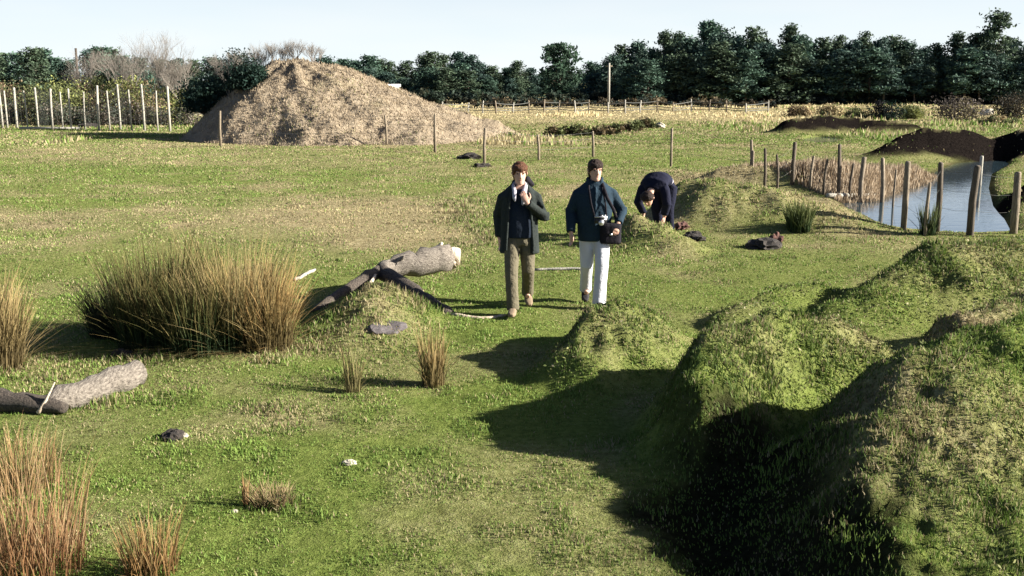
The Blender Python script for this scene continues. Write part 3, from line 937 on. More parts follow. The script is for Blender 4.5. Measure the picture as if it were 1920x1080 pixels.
# white hut beyond the heap
M['white'] = plain_mat('white_paint', (.80, .80, .78), .6)
M['darkglass'] = plain_mat('dark_window', (.02, .025, .03), .15)
Y = 84
pl, pr = at(655, 160, Y), at(744, 160, Y); zt = at(700, 159, Y).z
o = empty('hut', ((pl.x + pr.x) / 2, Y, 0), 'small white flat-roofed hut half hidden by the spoil heap', 'hut')
w = pr.x - pl.x
mb = MB(); mb.box((0, 1.2, (zt - .16) / 2), (w - .16, 2.4, zt - .16)); mb.build('wall', M['white'], o, vcol=False)
mb = MB(); mb.box((0, 1.2, zt - .06), (w + .1, 2.7, .2)); mb.build('roof', M['white'], o, vcol=False)
for xx, ww in ((.35, 1.0), (-1.1, .9)):
    mb = MB(); mb.box((xx, -.02, zt - .62), (ww, .05, .42)); wd = mb.build('window', M['darkglass'], o, vcol=False)
    mb = MB(); mb.box((xx, -.05, zt - .86), (ww + .1, .1, .05)); mb.build('sill', M['white'], wd, vcol=False)

# ------------------------------------------------------------------ reeds beside the pond
n = 34000
rx0, rx1 = gp(1345, 330).x, gp(1770, 330).x
x = rng.uniform(rx0 - .5, rx1 + 1.5, n); y = rng.uniform(24.2, 31.5, n)
RE = [(gp(a, b).x, gp(a, b).y) for a, b in [(1340, 322), (1380, 336), (1450, 345), (1520, 358), (1570, 372), (1640, 370), (1690, 352), (1745, 336), (1770, 318), (1700, 306), (1560, 304), (1440, 306), (1370, 312)]]
k = (poly_sd(x, y, RE) < 0); x, y = x[k], y[k]
z = np.maximum(terrain(x, y), -.2)
edge = sm(0, -.8, poly_sd(x, y, RE))
h = rng.uniform(.16, .38, len(x)) * (.6 + .5 * edge)
t = rng.random(len(x))[:, None]
c = np.array([.24, .175, .11]) * (1 - t) + np.array([.42, .335, .235]) * t
o = blades('reeds', x, y, z, h, np.full(len(x), .035), c * .85, .35, M['rush'], tipc=c)
tag(o, 'faded pinkish-brown reed bed on the bank beside the pond', 'reeds', kind='stuff')

# dry straw growth on the heap and the rough ground around it
n = 42000
x = HX + rng.normal(1.2, 5.5, n); y = HY + rng.uniform(-11, 4, n)
hz = heap_h(x, y) - .12; tz = terrain(x, y)
k = (hz > tz - .05) & (np.abs(x - HX) < 15)
x, y, hz, tz = x[k], y[k], hz[k], tz[k]
z = np.maximum(hz, tz)
t = rng.random(len(x))[:, None]
c = np.array([.22, .170, .112]) * (1 - t) + np.array([.38, .305, .21]) * t
gk = (rng.random(len(x)) < .05 * sm(.4, .7, fbm(x * .4, y * .4, 81, 3)) * 3)[:, None]
c = np.where(gk, np.array([.16, .17, .06]), c)
o = blades('dry_grass', x, y, z, rng.uniform(.04, .14, len(x)), np.full(len(x), .035), c * .9, .8, M['rush'], tipc=c)
tag(o, 'bleached dry grass covering the spoil heap', 'grass', kind='stuff')

# ------------------------------------------------------------------ rush tussocks and stalks
def tussock(name, label, n, rb, h, spread, base, tip, tip2, w=.007, cat='tussock', group=None, low=.0, gap=0):
    a = rng.uniform(0, 2 * np.pi, n); r = np.sqrt(rng.random(n)) * rb
    x, y = r * np.cos(a), r * np.sin(a)
    hh = h * (.42 + .58 * rng.random(n) ** .8) * np.where(rng.random(n) < .04, 1.14, 1) * (1 - low * (r / rb) ** 2)
    hh *= .72 + .5 * vnoise(np.cos(a) * 2.2 + 7 + r * 3, np.sin(a) * 2.2 + 3, int(n))
    la = a + rng.normal(0, .9, n)
    ln = hh * (spread * (.25 + .75 * r / rb)) * rng.uniform(.4, 1.3, n)
    brk = rng.random(n) < .10
    ln = np.where(brk, ln * 1.5 + .25 * h, ln); hh = np.where(brk, hh * .7, hh)
    lie = rng.random(n) < .09
    hh = np.where(lie, hh * .22, hh); ln = np.where(lie, h * rng.uniform(.3, .75, n), ln)
    ws = rng.uniform(0, np.pi, n)
    off = np.stack([np.cos(ws), np.sin(ws), 0 * ws], -1)
    V = []; cc = []
    tt = rng.random(n)[:, None]
    tipc = np.array(tip) * (1 - tt) + np.array(tip2) * tt
    bc = np.array(base) * rng.uniform(.6, 1.4, (n, 1))
    for s_, lf, wf, mixf in ((0, 0, 1.0, 0), (.35, .16, .95, .0), (.7, .55, .8, .5), (1, 1, .0, 1)):
        P = np.stack([x + np.cos(la) * ln * lf, y + np.sin(la) * ln * lf, hh * s_ - (.08 * lf) * ln], -1)
        V += [P - off * w * wf * .5, P + off * w * wf * .5]
        cm = bc * (1 - mixf) + tipc * mixf
        cc += [cm, cm]
    V = np.stack(V, 1).reshape(-1, 3); cc = np.stack(cc, 1).reshape(-1, 3)
    i = np.arange(n) * 8
    Q = np.concatenate([np.stack([i + k, i + k + 1, i + k + 3, i + k + 2], -1) for k in (0, 2)])
    T = np.stack([i + 4, i + 5, i + 6], -1)
    o = mesh_np(name, V, [Q, T], M['rush'], None, cc)
    return tag(o, label, cat, group)

GB_ = (.018, .032, .010); GO = (.40, .30, .125); TN = (.34, .25, .12); GN = (.09, .11, .03); RD = (.25, .145, .065)
def tuss_px(name, label, px, base, *a, **k):
    o = tussock(name, label, *a, **k)
    p = gpt(px, base); o.location = p - Vector((0, 0, .02))
    return o
G1 = 'clumps of the big rush tussock'
tuss_px('rush_tussock', 'upright brown-tipped middle clump of the big rush tussock', 296, 648, 1700, .38, 1.24, .28, GB_, (.22, .15, .06), GN, group=G1)
tuss_px('rush_tussock', 'tall golden clump of the big rush tussock nearest the fallen tree', 440, 645, 2000, .44, 1.18, .36, GB_, GO, TN, group=G1)
tuss_px('rush_tussock', 'dark green clump in the centre of the big rush tussock', 372, 655, 1300, .34, .92, .35, GB_, (.26, .19, .07), GN, group=G1)
tuss_px('rush_tussock', 'low shaded splayed clump at the dark end of the big rush tussock', 228, 625, 1300, .32, .70, .62, (.012, .022, .010), (.17, .14, .07), (.05, .06, .025), group=G1)
tuss_px('rush_tussock', 'orange dry skirt clump leaning out of the big rush tussock', 496, 650, 1100, .28, .95, .42, (.10, .075, .03), GO, (.44, .26, .10), group=G1)
tuss_px('rush_tussock', 'tall tan rush tussock at the edge beside the grey log', -14, 690, 1200, .28, .95, .36, (.12, .09, .04), TN, GO)
tuss_px('dry_stalks', 'rust-red dry stalks standing in the near corner', 36, 1072, 800, .36, .66, .35, (.16, .08, .035), RD, (.46, .34, .19), cat='stalks', w=.0045)
tuss_px('dry_stalks', 'rust-brown dry stalks below the grey log', 34, 910, 420, .26, .5, .4, (.16, .10, .04), (.34, .18, .08), (.46, .36, .2), cat='stalks', w=.0045)
tuss_px('dry_stalks', 'thin spray of orange stalks near the rust-red clump', 285, 1075, 260, .14, .38, .35, (.14, .08, .03), (.36, .19, .07), TN, cat='stalks', w=.005)
tuss_px('dry_stalks', 'slender tan stalk clump between the fallen tree and the small mound', 812, 722, 260, .10, .62, .22, (.16, .12, .05), (.36, .24, .09), TN, cat='stalks', w=.007)
tuss_px('dry_stalks', 'sparse tan stalk clump below the fallen tree', 662, 735, 120, .07, .5, .3, (.14, .12, .05), TN, YG, cat='stalks', w=.006)
tuss_px('dry_stalks', 'small straw tuft around a dark root with one tall stem', 512, 945, 420, .12, .17, .8, (.12, .08, .04), TN, (.4, .32, .18), cat='stalks', w=.005)
tuss_px('dry_stalks', 'upright brown stem bundle beside the small straw tuft', 462, 948, 60, .018, .26, .12, (.16, .09, .04), (.34, .19, .08), TN, cat='stalks', w=.006)
tuss_px('rush_tussock', 'green rush tuft on the turf mound before the pond fence', 1497, 432, 500, .20, .62, .35, (.03, .05, .015), (.16, .17, .06), GN, w=.012)
tuss_px('rush_tussock', 'green rushes growing between two posts at the pond edge', 1740, 440, 200, .14, .62, .22, (.03, .05, .02), (.14, .16, .06), GN, w=.012)

# ------------------------------------------------------------------ logs, stones, roots
def log(parent, name, pts, rad, mat, n=14, jit=.16, vcol=False):
    mb = MB()
    P = []
    Rr = []
    pts = [Vector(p) for p in pts]
    for i in range(len(pts) - 1):
        for k in range(4):
            kn = min(rad[i], rad[i + 1]) * .16
            P.append(pts[i].lerp(pts[i + 1], k / 4) + Vector((random.uniform(-kn, kn), random.uniform(-kn, kn), random.uniform(-kn, kn))))
            Rr.append((rad[i] + (rad[i + 1] - rad[i]) * k / 4) * random.uniform(.88, 1.12))
    P.append(pts[-1]); Rr.append(rad[-1])
    mb.tube(P, Rr, n, jit=jit)
    return mb.build(name, M[mat], parent, vcol=False)

# fallen grey log with a forked dark limb, lying over the small rise
b0 = gpt(735, 505)
o = empty('fallen_tree', b0, 'fallen grey tree trunk with dark limbs over the small straw rise', 'fallen tree')
q = lambda px, py, Y, dz=0: at(px, py, Y) - b0 + Vector((0, 0, dz))
Yt = b0.y
log(o, 'trunk', [q(712, 510, 13.35), q(735, 503, 13.6), q(780, 494, 13.75), q(838, 484, 14.0)], [.11, .135, .165, .19], 'log')
e = q(838, 484, 14.0)
log(o, 'cut_end', [e + Vector((.0, .0, 0)), e + Vector((.03, .006, 0))], [.17, .165], 'cutwood', 14, .06)
for k in range(7):
    a_ = k / 7 * 6.28
    b_ = e + Vector((-.04, .10 * math.cos(a_) * -.3, .12 * math.sin(a_)))
    log(o, 'splinter', [b_, b_ + Vector((random.uniform(.08, .2), .02, random.uniform(-.03, .06)))], [random.uniform(.03, .055), .012], 'cutwood' if k % 2 else 'log', 6)
log(o, 'stub', [q(745, 500, 13.6), q(750, 488, 13.55), q(758, 480, 13.5)], [.05, .04, .015], 'log', 7)
log(o, 'branch', [q(800, 480, Yt + .2), q(822, 464, Yt + .2), q(830, 455, Yt + .2)], [.06, .045, .02], 'cutwood', 8)
log(o, 'limb', [q(712, 508, 13.35), q(755, 534, 12.9), q(800, 565, 12.45), q(845, 592, 12.1)], [.10, .105, .10, .07], 'bark')
log(o, 'limb', [q(712, 508, 13.3), q(670, 532, 12.9), q(630, 558, 12.5), q(588, 588, 12.1)], [.09, .08, .07, .06], 'bark')
log(o, 'branch', [q(704, 514, 13.15), q(690, 540, 12.65), q(655, 562, 12.25)], [.022, .028, .018], 'cutwood', 7)
log(o, 'branch', [q(846, 592, 12.05), q(905, 599, 11.9), q(948, 592, 12.05)], [.035, .03, .02], 'cutwood', 7)

b0 = gpt(186, 748)
o = empty('grey_log', b0, 'short weathered grey log with a pale sunlit top beside the rush tussocks', 'log')
log(o, 'bole', [(-.27, -.38, .05), (-.12, -.15, .08), (.06, .18, .10), (.18, .46, .10)], [.10, .125, .13, .12], 'log_end_on')
log(o, 'cut_end', [(-.268, -.377, .05), (-.28, -.40, .05)], [.095, .088], 'bark', 14, .06)
b0 = gpt(70, 770)
o = empty('dark_log', b0, 'low rotten dark log running out of the picture below the grey log', 'log')
log(o, 'bole', [(-.75, .10, .05), (-.3, .04, .07), (.1, -.04, .06), (.27, -.08, .04)], [.085, .09, .075, .04], 'bark')
log(o, 'branch', [(.05, -.10, .01), (.12, -.09, .12), (.19, -.06, .26)], [.018, .014, .006], 'cutwood', 6)

def stone(name, label, px, py, s, mat, cat, flat=.6, group=None, lift=0.0):
    bm = bmesh.new()
    bmesh.ops.create_icosphere(bm, subdivisions=3, radius=1)
    sx, sy, sz = s * random.uniform(.9, 1.2), s * random.uniform(.7, 1), s * flat
    off = random.uniform(0, 99)
    for v in bm.verts:
        c = v.co
        kf = 3.4 if 'clod' in mat else 1.6
        n = fbm(np.array([c.x * kf + off]), np.array([c.y * kf + c.z * 2.9]), 5, 3)[0]
        v.co = Vector((c.x * sx, c.y * sy, c.z * sz)) * ((.35 + 1.3 * n) if kf > 2 else (.65 + .75 * n))
    me = bpy.data.meshes.new(name); bm.to_mesh(me); bm.free()
    me.materials.append(M[mat])
    o = bpy.data.objects.new(name, me); C.objects.link(o)
    p = gpt(px, py); o.location = p + Vector((0, 0, s * flat * .25 + lift)); o.rotation_euler = (0, 0, random.uniform(0, 6))
    return tag(o, label, cat, group)
M['hollow_grey'] = wood_mat('hollow_dark_grey', (.045, .038, .038), (.11, .094, .092), (5, 5, 5))
M['palestone'] = wood_mat('pale_stone', (.25, .22, .16), (.50, .45, .36), (5, 5, 5))
M['clod'] = wood_mat('earth_clod', (.006, .005, .004), (.035, .026, .02), (9, 9, 9))
M['redclod'] = wood_mat('reddish_clod', (.03, .012, .009), (.13, .055, .04), (9, 9, 9))
stone('hollow_lump', 'smooth mauve-grey boulder added for a dim hollow in the front of the small straw rise', 722, 606, .25, 'hollow_grey', 'hollow_lump', .34, lift=-.10)  # added lump, its dark grey standing in for a dim hollow
stone('stone', 'small pale stone lying in the open turf', 655, 870, .045, 'palestone', 'stone')
stone('stone', 'tiny white stone beside the stem bundle', 440, 960, .022, 'palestone', 'stone')
stone('earth_clod', 'dark turf clod on the open turf below the grey log', 325, 822, .085, 'clod', 'clod')
stone('stone', 'pale stone touching the dark turf clod', 345, 818, .035, 'palestone', 'stone')
stone('earth_clod', 'dark clod at the foot of the big rush tussock', 230, 668, .10, 'clod', 'clod')
stone('earth_clod', 'low dark clod under the small straw tuft', 525, 942, .07, 'clod', 'clod', .5)
stone('earth_clod', 'reddish-brown clod in the hollow beside the bending person', 1278, 428, .15, 'redclod', 'clod', .6)
stone('earth_clod', 'broad black lump standing in for the shadowed hole in the turf mound', 1298, 448, .26, 'clod', 'clod', .35)  # black lump added for the shadow inside the mound's hole
stone('earth_clod', 'dark lump standing in for a hollow at the near foot of the turf mound', 1430, 464, .25, 'clod', 'clod', .45)  # lump added for the darkness of a hollow
stone('stone', 'reddish stone beside the dark lump on the turf mound', 1455, 452, .12, 'redclod', 'stone', .8)
stone('earth_clod', 'black lump lying on the grass by the end of the heap', 880, 298, .36, 'clod', 'clod', .45)
stone('earth_clod', 'flat dark lump lying below the black lump', 903, 313, .26, 'clod', 'clod', .35)
stone('earth_clod', 'small dark lump at the foot of the netting fence', 166, 240, .40, 'clod', 'clod', .6)
stone('stone', 'white stone beyond the pond before the grey domed thicket', 1850, 216, .5, 'palestone', 'stone', .8)
stone('stone', 'white stone in the rough grass of the middle pasture', 1238, 240, .3, 'palestone', 'stone', .9)
for a, b_, l in ((60, 120, 'pale plank lying along the foot of the netting fence'),):
    pa, pb = gpt(38, 243), gpt(150, 243)
    mb = MB(); mb.box((0, 0, .09), ((pb - pa).length, .25, .12), rz=math.atan2(pb.y - pa.y, pb.x - pa.x))
    o = mb.build('plank', M['pale_post'], None, loc=(pa + pb) / 2, vcol=False); tag(o, l, 'plank')
for px0, py0, px1, py1, w, l in [(1002, 508, 1098, 506, .045, 'long pale bleached pole lying on the turf behind the walkers'), (552, 528, 592, 508, .05, 'short pale stick leaning beside the golden rushes'), (1552, 371, 1660, 371, .12, 'pale plank at the edge of the pond behind the fence')]:
    pa, pb = gpt(px0, py0), gpt(px1, py1)
    c = (pa + pb) / 2
    mb = MB()
    k = 7
    mb.tube([pa.lerp(pb, i / k) - c + Vector((0, random.uniform(-.03, .03), w * .4 + random.uniform(-.005, .01))) for i in range(k + 1)], [w * .5] * k + [w * .3], 7, jit=.2)
    o = mb.build('pole' if 'pole' in l else ('stick' if 'stick' in l else 'plank'), M['pale_post'], None, loc=c, vcol=False); tag(o, l, 'pole' if 'pole' in l else ('stick' if 'stick' in l else 'plank'))

# ------------------------------------------------------------------ people
def ring(cx, cy, z, rx, ry, n=28, notch=0.0, pw=.9):
    V = []
    for k in range(n):
        a = 2 * math.pi * k / n
        ca, sa = math.cos(a), math.sin(a)
        f = 1.0
        if notch and sa < 0:
            f = 1 - notch * max(0, 1 - abs(ca) / .62) ** .6
        V.append((cx + rx * math.copysign(abs(ca) ** pw, ca), cy + ry * math.copysign(abs(sa) ** pw, sa) * f, z))
    return V

def loft(mb, rings):
    n = len(rings[0]); V = [p for r in rings for p in r]; Fs = []
    for i in range(len(rings) - 1):
        for k in range(n):
            Fs.append((i * n + k, i * n + (k + 1) % n, (i + 1) * n + (k + 1) % n, (i + 1) * n + k))
    Fs.append(tuple(range(n - 1, -1, -1))); Fs.append(tuple((len(rings) - 1) * n + k for k in range(n)))
    mb.add(V, Fs)

def fuse(mb, name, mat, parent, voxel, smooth=4, xf=None):
    """one continuous skin over all the collected volumes"""
    o = mb.build('tmp_' + name, M[mat], None, vcol=False)
    r = o.modifiers.new('r', 'REMESH'); r.mode = 'VOXEL'; r.voxel_size = voxel; r.use_smooth_shade = True
    s = o.modifiers.new('s', 'SMOOTH'); s.factor = .5; s.iterations = smooth
    dg = bpy.context.evaluated_depsgraph_get()
    me = bpy.data.meshes.new_from_object(o.evaluated_get(dg))
    me.name = name
    old = o.data
    bpy.data.objects.remove(o); bpy.data.meshes.remove(old)
    me.materials.clear(); me.materials.append(M[mat])
    for pl in me.polygons: pl.use_smooth = True
    ob = bpy.data.objects.new(name, me); C.objects.link(ob); ob.parent = parent
    return ob

def head_rings(c, rot=None, s=1.0):
    prof = [(-.118, .022, .03, -.062), (-.100, .045, .055, -.045), (-.06, .060, .078, -.018), (-.01, .071, .094, -.002), (.04, .074, .098, .006), (.08, .064, .084, .012), (.108, .042, .055, .014), (.119, .014, .02, .014)]
    out = []
    for z, rx, ry, cy in prof:
        V = ring(0, cy * s, z * s, rx * s, ry * s, 20, 0, 1.0)
        out.append([tuple(c + (rot @ Vector(v) if rot else Vector(v))) for v in V])
    return out

def head(mb, c, rot, parent, hair_len, hairmat, hair_side=0.0):
    R3 = rot or Matrix.Identity(3)
    f = lambda x, y, z: c + R3 @ Vector((x, y, z))
    loft(mb, head_rings(c, R3))
    mb.tube([f(0, -.088, .025), f(0, -.104, .0), f(0, -.112, -.022), f(0, -.095, -.034)], [.010, .013, .017, .012], 8)
    for sx in (-1, 1):
        mb.tube([f(.070 * sx, .012, .022), f(.082 * sx, .016, .0), f(.074 * sx, .008, -.028)], [(.010, .016), (.010, .022), (.008, .012)], 8)
        mb.tube([f(.012 * sx, -.090, .034), f(.034 * sx, -.093, .037), f(.055 * sx, -.076, .030)], [.008, .009, .007], 6)   # brow
    # hair
    hm = MB()
    rr = []
    for z, rx, ry, cy in [(-.075 - hair_len, .060, .045, .050), (-.04, .080, .062, .045), (.0, .086, .078, .035), (.035, .088, .092, .024), (.065, .086, .104, .010), (.095, .072, .094, .008), (.120, .050, .066, .010), (.134, .018, .024, .012)]:
        rr.append([tuple(f(*v)) for v in ring(hair_side if False else 0, cy, z, rx, ry, 22, 0, 1.0)])
    loft(hm, rr)
    for k in range(26):                                  # fringe and side locks
        a = math.pi * (1.0 + (k + .5) / 26) + random.uniform(-.1, .1)
        x0, y0 = .080 * math.cos(a), .100 * math.sin(a) + .008
        dn = random.uniform(.012, .040) + .055 * abs(math.cos(a)) ** 3
        hm.tube([f(x0 * .85, y0 * .85, .095), f(x0, y0 - .002, .07), f(x0 * 1.03, y0 * 1.03, .062 - dn)], [.020, .017, .006], 6)
    for k in range(60):
        a = random.uniform(0, 6.28); q = random.uniform(.3, 1)
        x0, y0 = .07 * math.cos(a) * q, .08 * math.sin(a) * q + .01
        z0 = .045 + .085 * math.sqrt(max(0, 1 - q * q))
        hm.tube([f(x0, y0, z0), f(x0 * 1.2, y0 * 1.2 - .006, z0 + .008), f(x0 * random.uniform(1.25, 1.6), y0 * random.uniform(1.2, 1.5) - .012, z0 - random.uniform(-.01, .04))], [.016, .013, .004], 5)
    fuse(hm, 'hair', hairmat, parent, .009, 2)
    for sx in (-1, 1):
        em = MB(); em.tube([f(.031 * sx, -.086, .016), f(.031 * sx, -.0955, .016)], [(.014, .008), (.010, .006)], 10)
        em.build('eye', M['eye'], parent, True, vcol=False)
    mm = MB(); mm.tube([f(-.024, -.085, -.058), f(0, -.0945, -.060), f(.024, -.085, -.058)], [.004, .007, .004], 8)
    mm.build('mouth', M['lip'], parent, True, vcol=False)

def hand(mb, w, d, thumb, curl=.5, s=1.0):
    """w wrist, d direction of the hand, thumb: direction of the thumb side"""
    d = Vector(d).normalized(); t = Vector(thumb); t = (t - d * t.dot(d)).normalized()
    nrm = d.cross(t)
    w = Vector(w)
    def oval(c, a, b): return [tuple(c + t * math.cos(2 * math.pi * k / 12) * a + nrm * math.sin(2 * math.pi * k / 12) * b) for k in range(12)]
    loft(mb, [oval(w - d * .02, .026, .020), oval(w + d * .02, .034, .019), oval(w + d * .06, .041, .017), oval(w + d * .092, .040, .014)])
    for i, (o_, L) in enumerate(((.031, .070), (.010, .080), (-.011, .074), (-.031, .058))):
        b = w + d * .085 + t * o_
        pts = [b]; dd = d.copy(); cur = b
        for j, fr in enumerate((.45, .32, .23)):
            dd = (dd + nrm * curl * (.35 + .25 * j)).normalized()
            cur = cur + dd * L * fr; pts.append(cur)
        mb.tube(pts, [.0095, .009, .008, .006], 7)
    b = w + d * .025 + t * .030
    mb.tube([b, b + (d * .5 + t * .8).normalized() * .035, b + (d * .75 + t * .62).normalized() * .06 + nrm * .012 * curl, b + d * .075 + t * .04 + nrm * .02 * curl], [.014, .0115, .010, .007], 7)

def limb(mb, pts, rad, n=14): mb.tube(pts, rad, n)

def foot(mb, a, d, s=1.0, up=0.0):
    """shoe: a ankle, d horizontal direction, up = pitch of the toe"""
    a = Vector(a); d = Vector(d).normalized(); sd = Vector((-d.y, d.x, 0))
    dd = (d + Vector((0, 0, up))).normalized()
    upv = sd.cross(dd) if sd.cross(dd).z > 0 else dd.cross(sd)
    def oval(c, w, h): return [tuple(c + sd * w * math.copysign(abs(math.cos(2 * math.pi * k / 14)) ** .7, math.cos(2 * math.pi * k / 14)) + upv * h * math.copysign(abs(math.sin(2 * math.pi * k / 14)) ** .7, math.sin(2 * math.pi * k / 14))) for k in range(14)]
    g = a - upv * .085
    loft(mb, [oval(g - dd * .075 + upv * .045, .026, .038), oval(g - dd * .05 + upv * .055, .040, .054), oval(g + dd * .03 + upv * .052, .043, .05), oval(g + dd * .10 + upv * .042, .050, .040), oval(g + dd * .165 + upv * .034, .046, .030), oval(g + dd * .205 + upv * .03, .026, .022)])
    mb.tube([tuple(a - upv * .03), tuple(a + Vector((0, 0, .06)))], [.046, .048], 12)

def shoes(parent, L, mat):
    for a, d, up in L:
        mb = MB(); foot(mb, a, d, 1.0, up); fuse(mb, 'shoe', mat, parent, .009, 2)

M['skin'] = cloth_mat('skin', (.50, .30, .22), var=.12, rough=.55, bstr=.1)
M['eye'] = plain_mat('eye_dark', (.02, .016, .014), .2)
M['lip'] = plain_mat('lips', (.30, .10, .09), .5)
M['hair_red'] = cloth_mat('reddish_brown_hair', (.085, .035, .016), var=.5, rough=.6, bstr=.8, wr=40)
M['hair_dark'] = cloth_mat('dark_brown_hair', (.022, .012, .008), var=.5, rough=.6, bstr=.8, wr=40)
M['jacket_green'] = cloth_mat('grey_green_jacket', (.019, .024, .022), bstr=.7)
M['jacket_teal'] = cloth_mat('dark_teal_jacket', (.012, .026, .040), bstr=.7)
M['navy'] = cloth_mat('navy_jumper', (.010, .016, .028), bstr=.5)
M['navy2'] = cloth_mat('navy_suit', (.006, .007, .020), bstr=.6)
M['brown'] = cloth_mat('brown_trousers', (.110, .095, .062), bstr=.8, wr=10)
M['pale'] = cloth_mat('pale_trousers', (.52, .52, .55), var=.12, bstr=.6, wr=7)
M['shirt'] = cloth_mat('white_shirt', (.38, .36, .40), var=.08, bstr=.3)
M['boot'] = cloth_mat('tan_boots', (.20, .15, .10), bstr=.3)
M['shoe'] = cloth_mat('dark_shoes', (.03, .028, .03), bstr=.3)
M['black'] = cloth_mat('black_bag', (.012, .010, .014), bstr=.4)
M['chrome'] = plain_mat('camera_silver', (.62, .62, .62), .3, .7)
M['blackplastic'] = plain_mat('camera_black', (.015, .015, .017), .35)

# --- walker in the open jacket
fp = gpt(974, 584)
P1 = empty('person', fp, 'walker with reddish-brown hair in open dark jacket, one hand raised to the chin', 'person', 'people on the pasture')
LH, LK, LA = (-.085, .0, .90), (-.095, -.15, .51), (-.075, -.24, .10)
RH, RK, RA = (.085, .0, .90), (.10, -.01, .50), (.10, .30, .19)
b = MB()
loft(b, [ring(0, 0, .84, .15, .105), ring(0, 0, .95, .155, .105), ring(0, 0, 1.08, .14, .095), ring(0, -.005, 1.25, .16, .105), ring(0, 0, 1.38, .165, .095), ring(0, .01, 1.46, .11, .07), ring(0, .01, 1.50, .055, .058), ring(0, -.005, 1.58, .05, .055)])
hc = Vector((0, -.035, 1.625)); rot = Matrix.Rotation(R(8), 3, 'X') @ Matrix.Rotation(R(6), 3, 'Z')
head(b, hc, rot, P1, .02, 'hair_red')
for h_, k_, a_ in ((LH, LK, LA), (RH, RK, RA)):
    limb(b, [h_, k_, a_], [.082, .055, .038]); b.tube([a_, (a_[0], a_[1] - .12, a_[2] - .05)], [.036, .03], 10)
SL, EL, WL = (-.165, .0, 1.375), (-.25, .10, 1.12), (-.235, .06, .87)
SR, ER, WR = (.165, .0, 1.375), (.285, -.05, 1.13), (.085, -.235, 1.31)
limb(b, [SL, EL, WL], [.05, .042, .028]); limb(b, [SR, ER, WR], [.05, .042, .028])
hand(b, WL, (.10, -.10, -1), (.3, -1, 0), .5); hand(b, WR, (-.42, .28, .86), (.99, .18, .45), .7)
fuse(b, 'body', 'skin', P1, .0065, 3)
t = MB()
loft(t, [ring(0, 0, .80, .165, .118), ring(0, 0, .92, .17, .118), ring(0, 0, 1.03, .155, .108)])
limb(t, [LH, (-.09, -.08, .70), LK, (-.088, -.20, .30), (LA[0], LA[1] - .005, .07)], [.098, .090, .078, .072, .074])
limb(t, [RH, (.092, -.008, .70), RK, (.10, .14, .34), (RA[0], RA[1] - .01, .16)], [.098, .090, .078, .072, .074])
fuse(t, 'trousers', 'brown', P1, .011, 3)
t = MB()
loft(t, [ring(0, -.015, .885, .175, .128), ring(0, -.015, 1.0, .178, .135), ring(0, -.012, 1.2, .178, .135), ring(0, 0, 1.36, .17, .118), ring(0, .01, 1.45, .11, .085)])
fuse(t, 'jumper', 'navy', P1, .011, 3)
t = MB()
loft(t, [ring(0, .01, .70, .235, .15, 28, .75), ring(0, .01, .82, .225, .15, 28, .75), ring(0, .01, 1.0, .215, .15, 28, .65), ring(0, .01, 1.2, .212, .152, 28, .55), ring(0, .01, 1.36, .215, .14, 28, .42), ring(0, .015, 1.44, .165, .11, 28, .4), ring(0, .02, 1.50, .095, .085, 28, .35)])
limb(t, [(-.12, .0, 1.41), (-.19, .01, 1.345), EL, Vector(EL).lerp(Vector(WL), .97)], [.05, .070, .062, .050])
limb(t, [(.12, .0, 1.41), (.19, .005, 1.345), ER, Vector(ER).lerp(Vector(WR), .97)], [.05, .070, .062, .050])
for e_ in (EL, ER): t.tube([Vector(e_) + Vector((0, .01, .05)), Vector(e_) + Vector((0, .01, -.045))], [.064, .06], 12)
t.tube([(-.10, -.06, 1.45), (-.06, .075, 1.52), (.06, .075, 1.52), (.10, -.06, 1.45)], [.024, .034, .034, .024], 10)
t.tube([(-.10, -.125, 1.42), (-.13, -.15, 1.2), (-.16, -.14, .74)], [.02, .018, .018], 8)
t.tube([(.10, -.125, 1.42), (.13, -.15, 1.2), (.16, -.14, .74)], [.02, .018, .018], 8)
fuse(t, 'jacket', 'jacket_green', P1, .011, 3)
t = MB(); t.tube([(.02, .10, 1.46), (.10, .085, 1.53), (.14, .05, 1.47)], [.05, .065, .045], 10); fuse(t, 'hood', 'black', P1, .011, 3)
t = MB()
t.tube([(-.075, -.02, 1.49), (-.05, .06, 1.52), (.05, .06, 1.52), (.075, -.02, 1.49)], [.018, .024, .024, .018], 8)
t.tube([(-.075, -.03, 1.49), (-.06, -.125, 1.43), (-.062, -.150, 1.36), (-.05, -.150, 1.31)], [.022, .027, .024, .010], 8)
t.tube([(.07, -.03, 1.49), (.05, -.128, 1.42), (.045, -.152, 1.33), (.03, -.152, 1.27)], [.026, .034, .030, .012], 8)
fuse(t, 'shirt_collar', 'shirt', P1, .009, 2)
shoes(P1, [(LA, (-.12, -1, 0), 0), (RA, (.15, -1, 0), -.6)], 'boot')

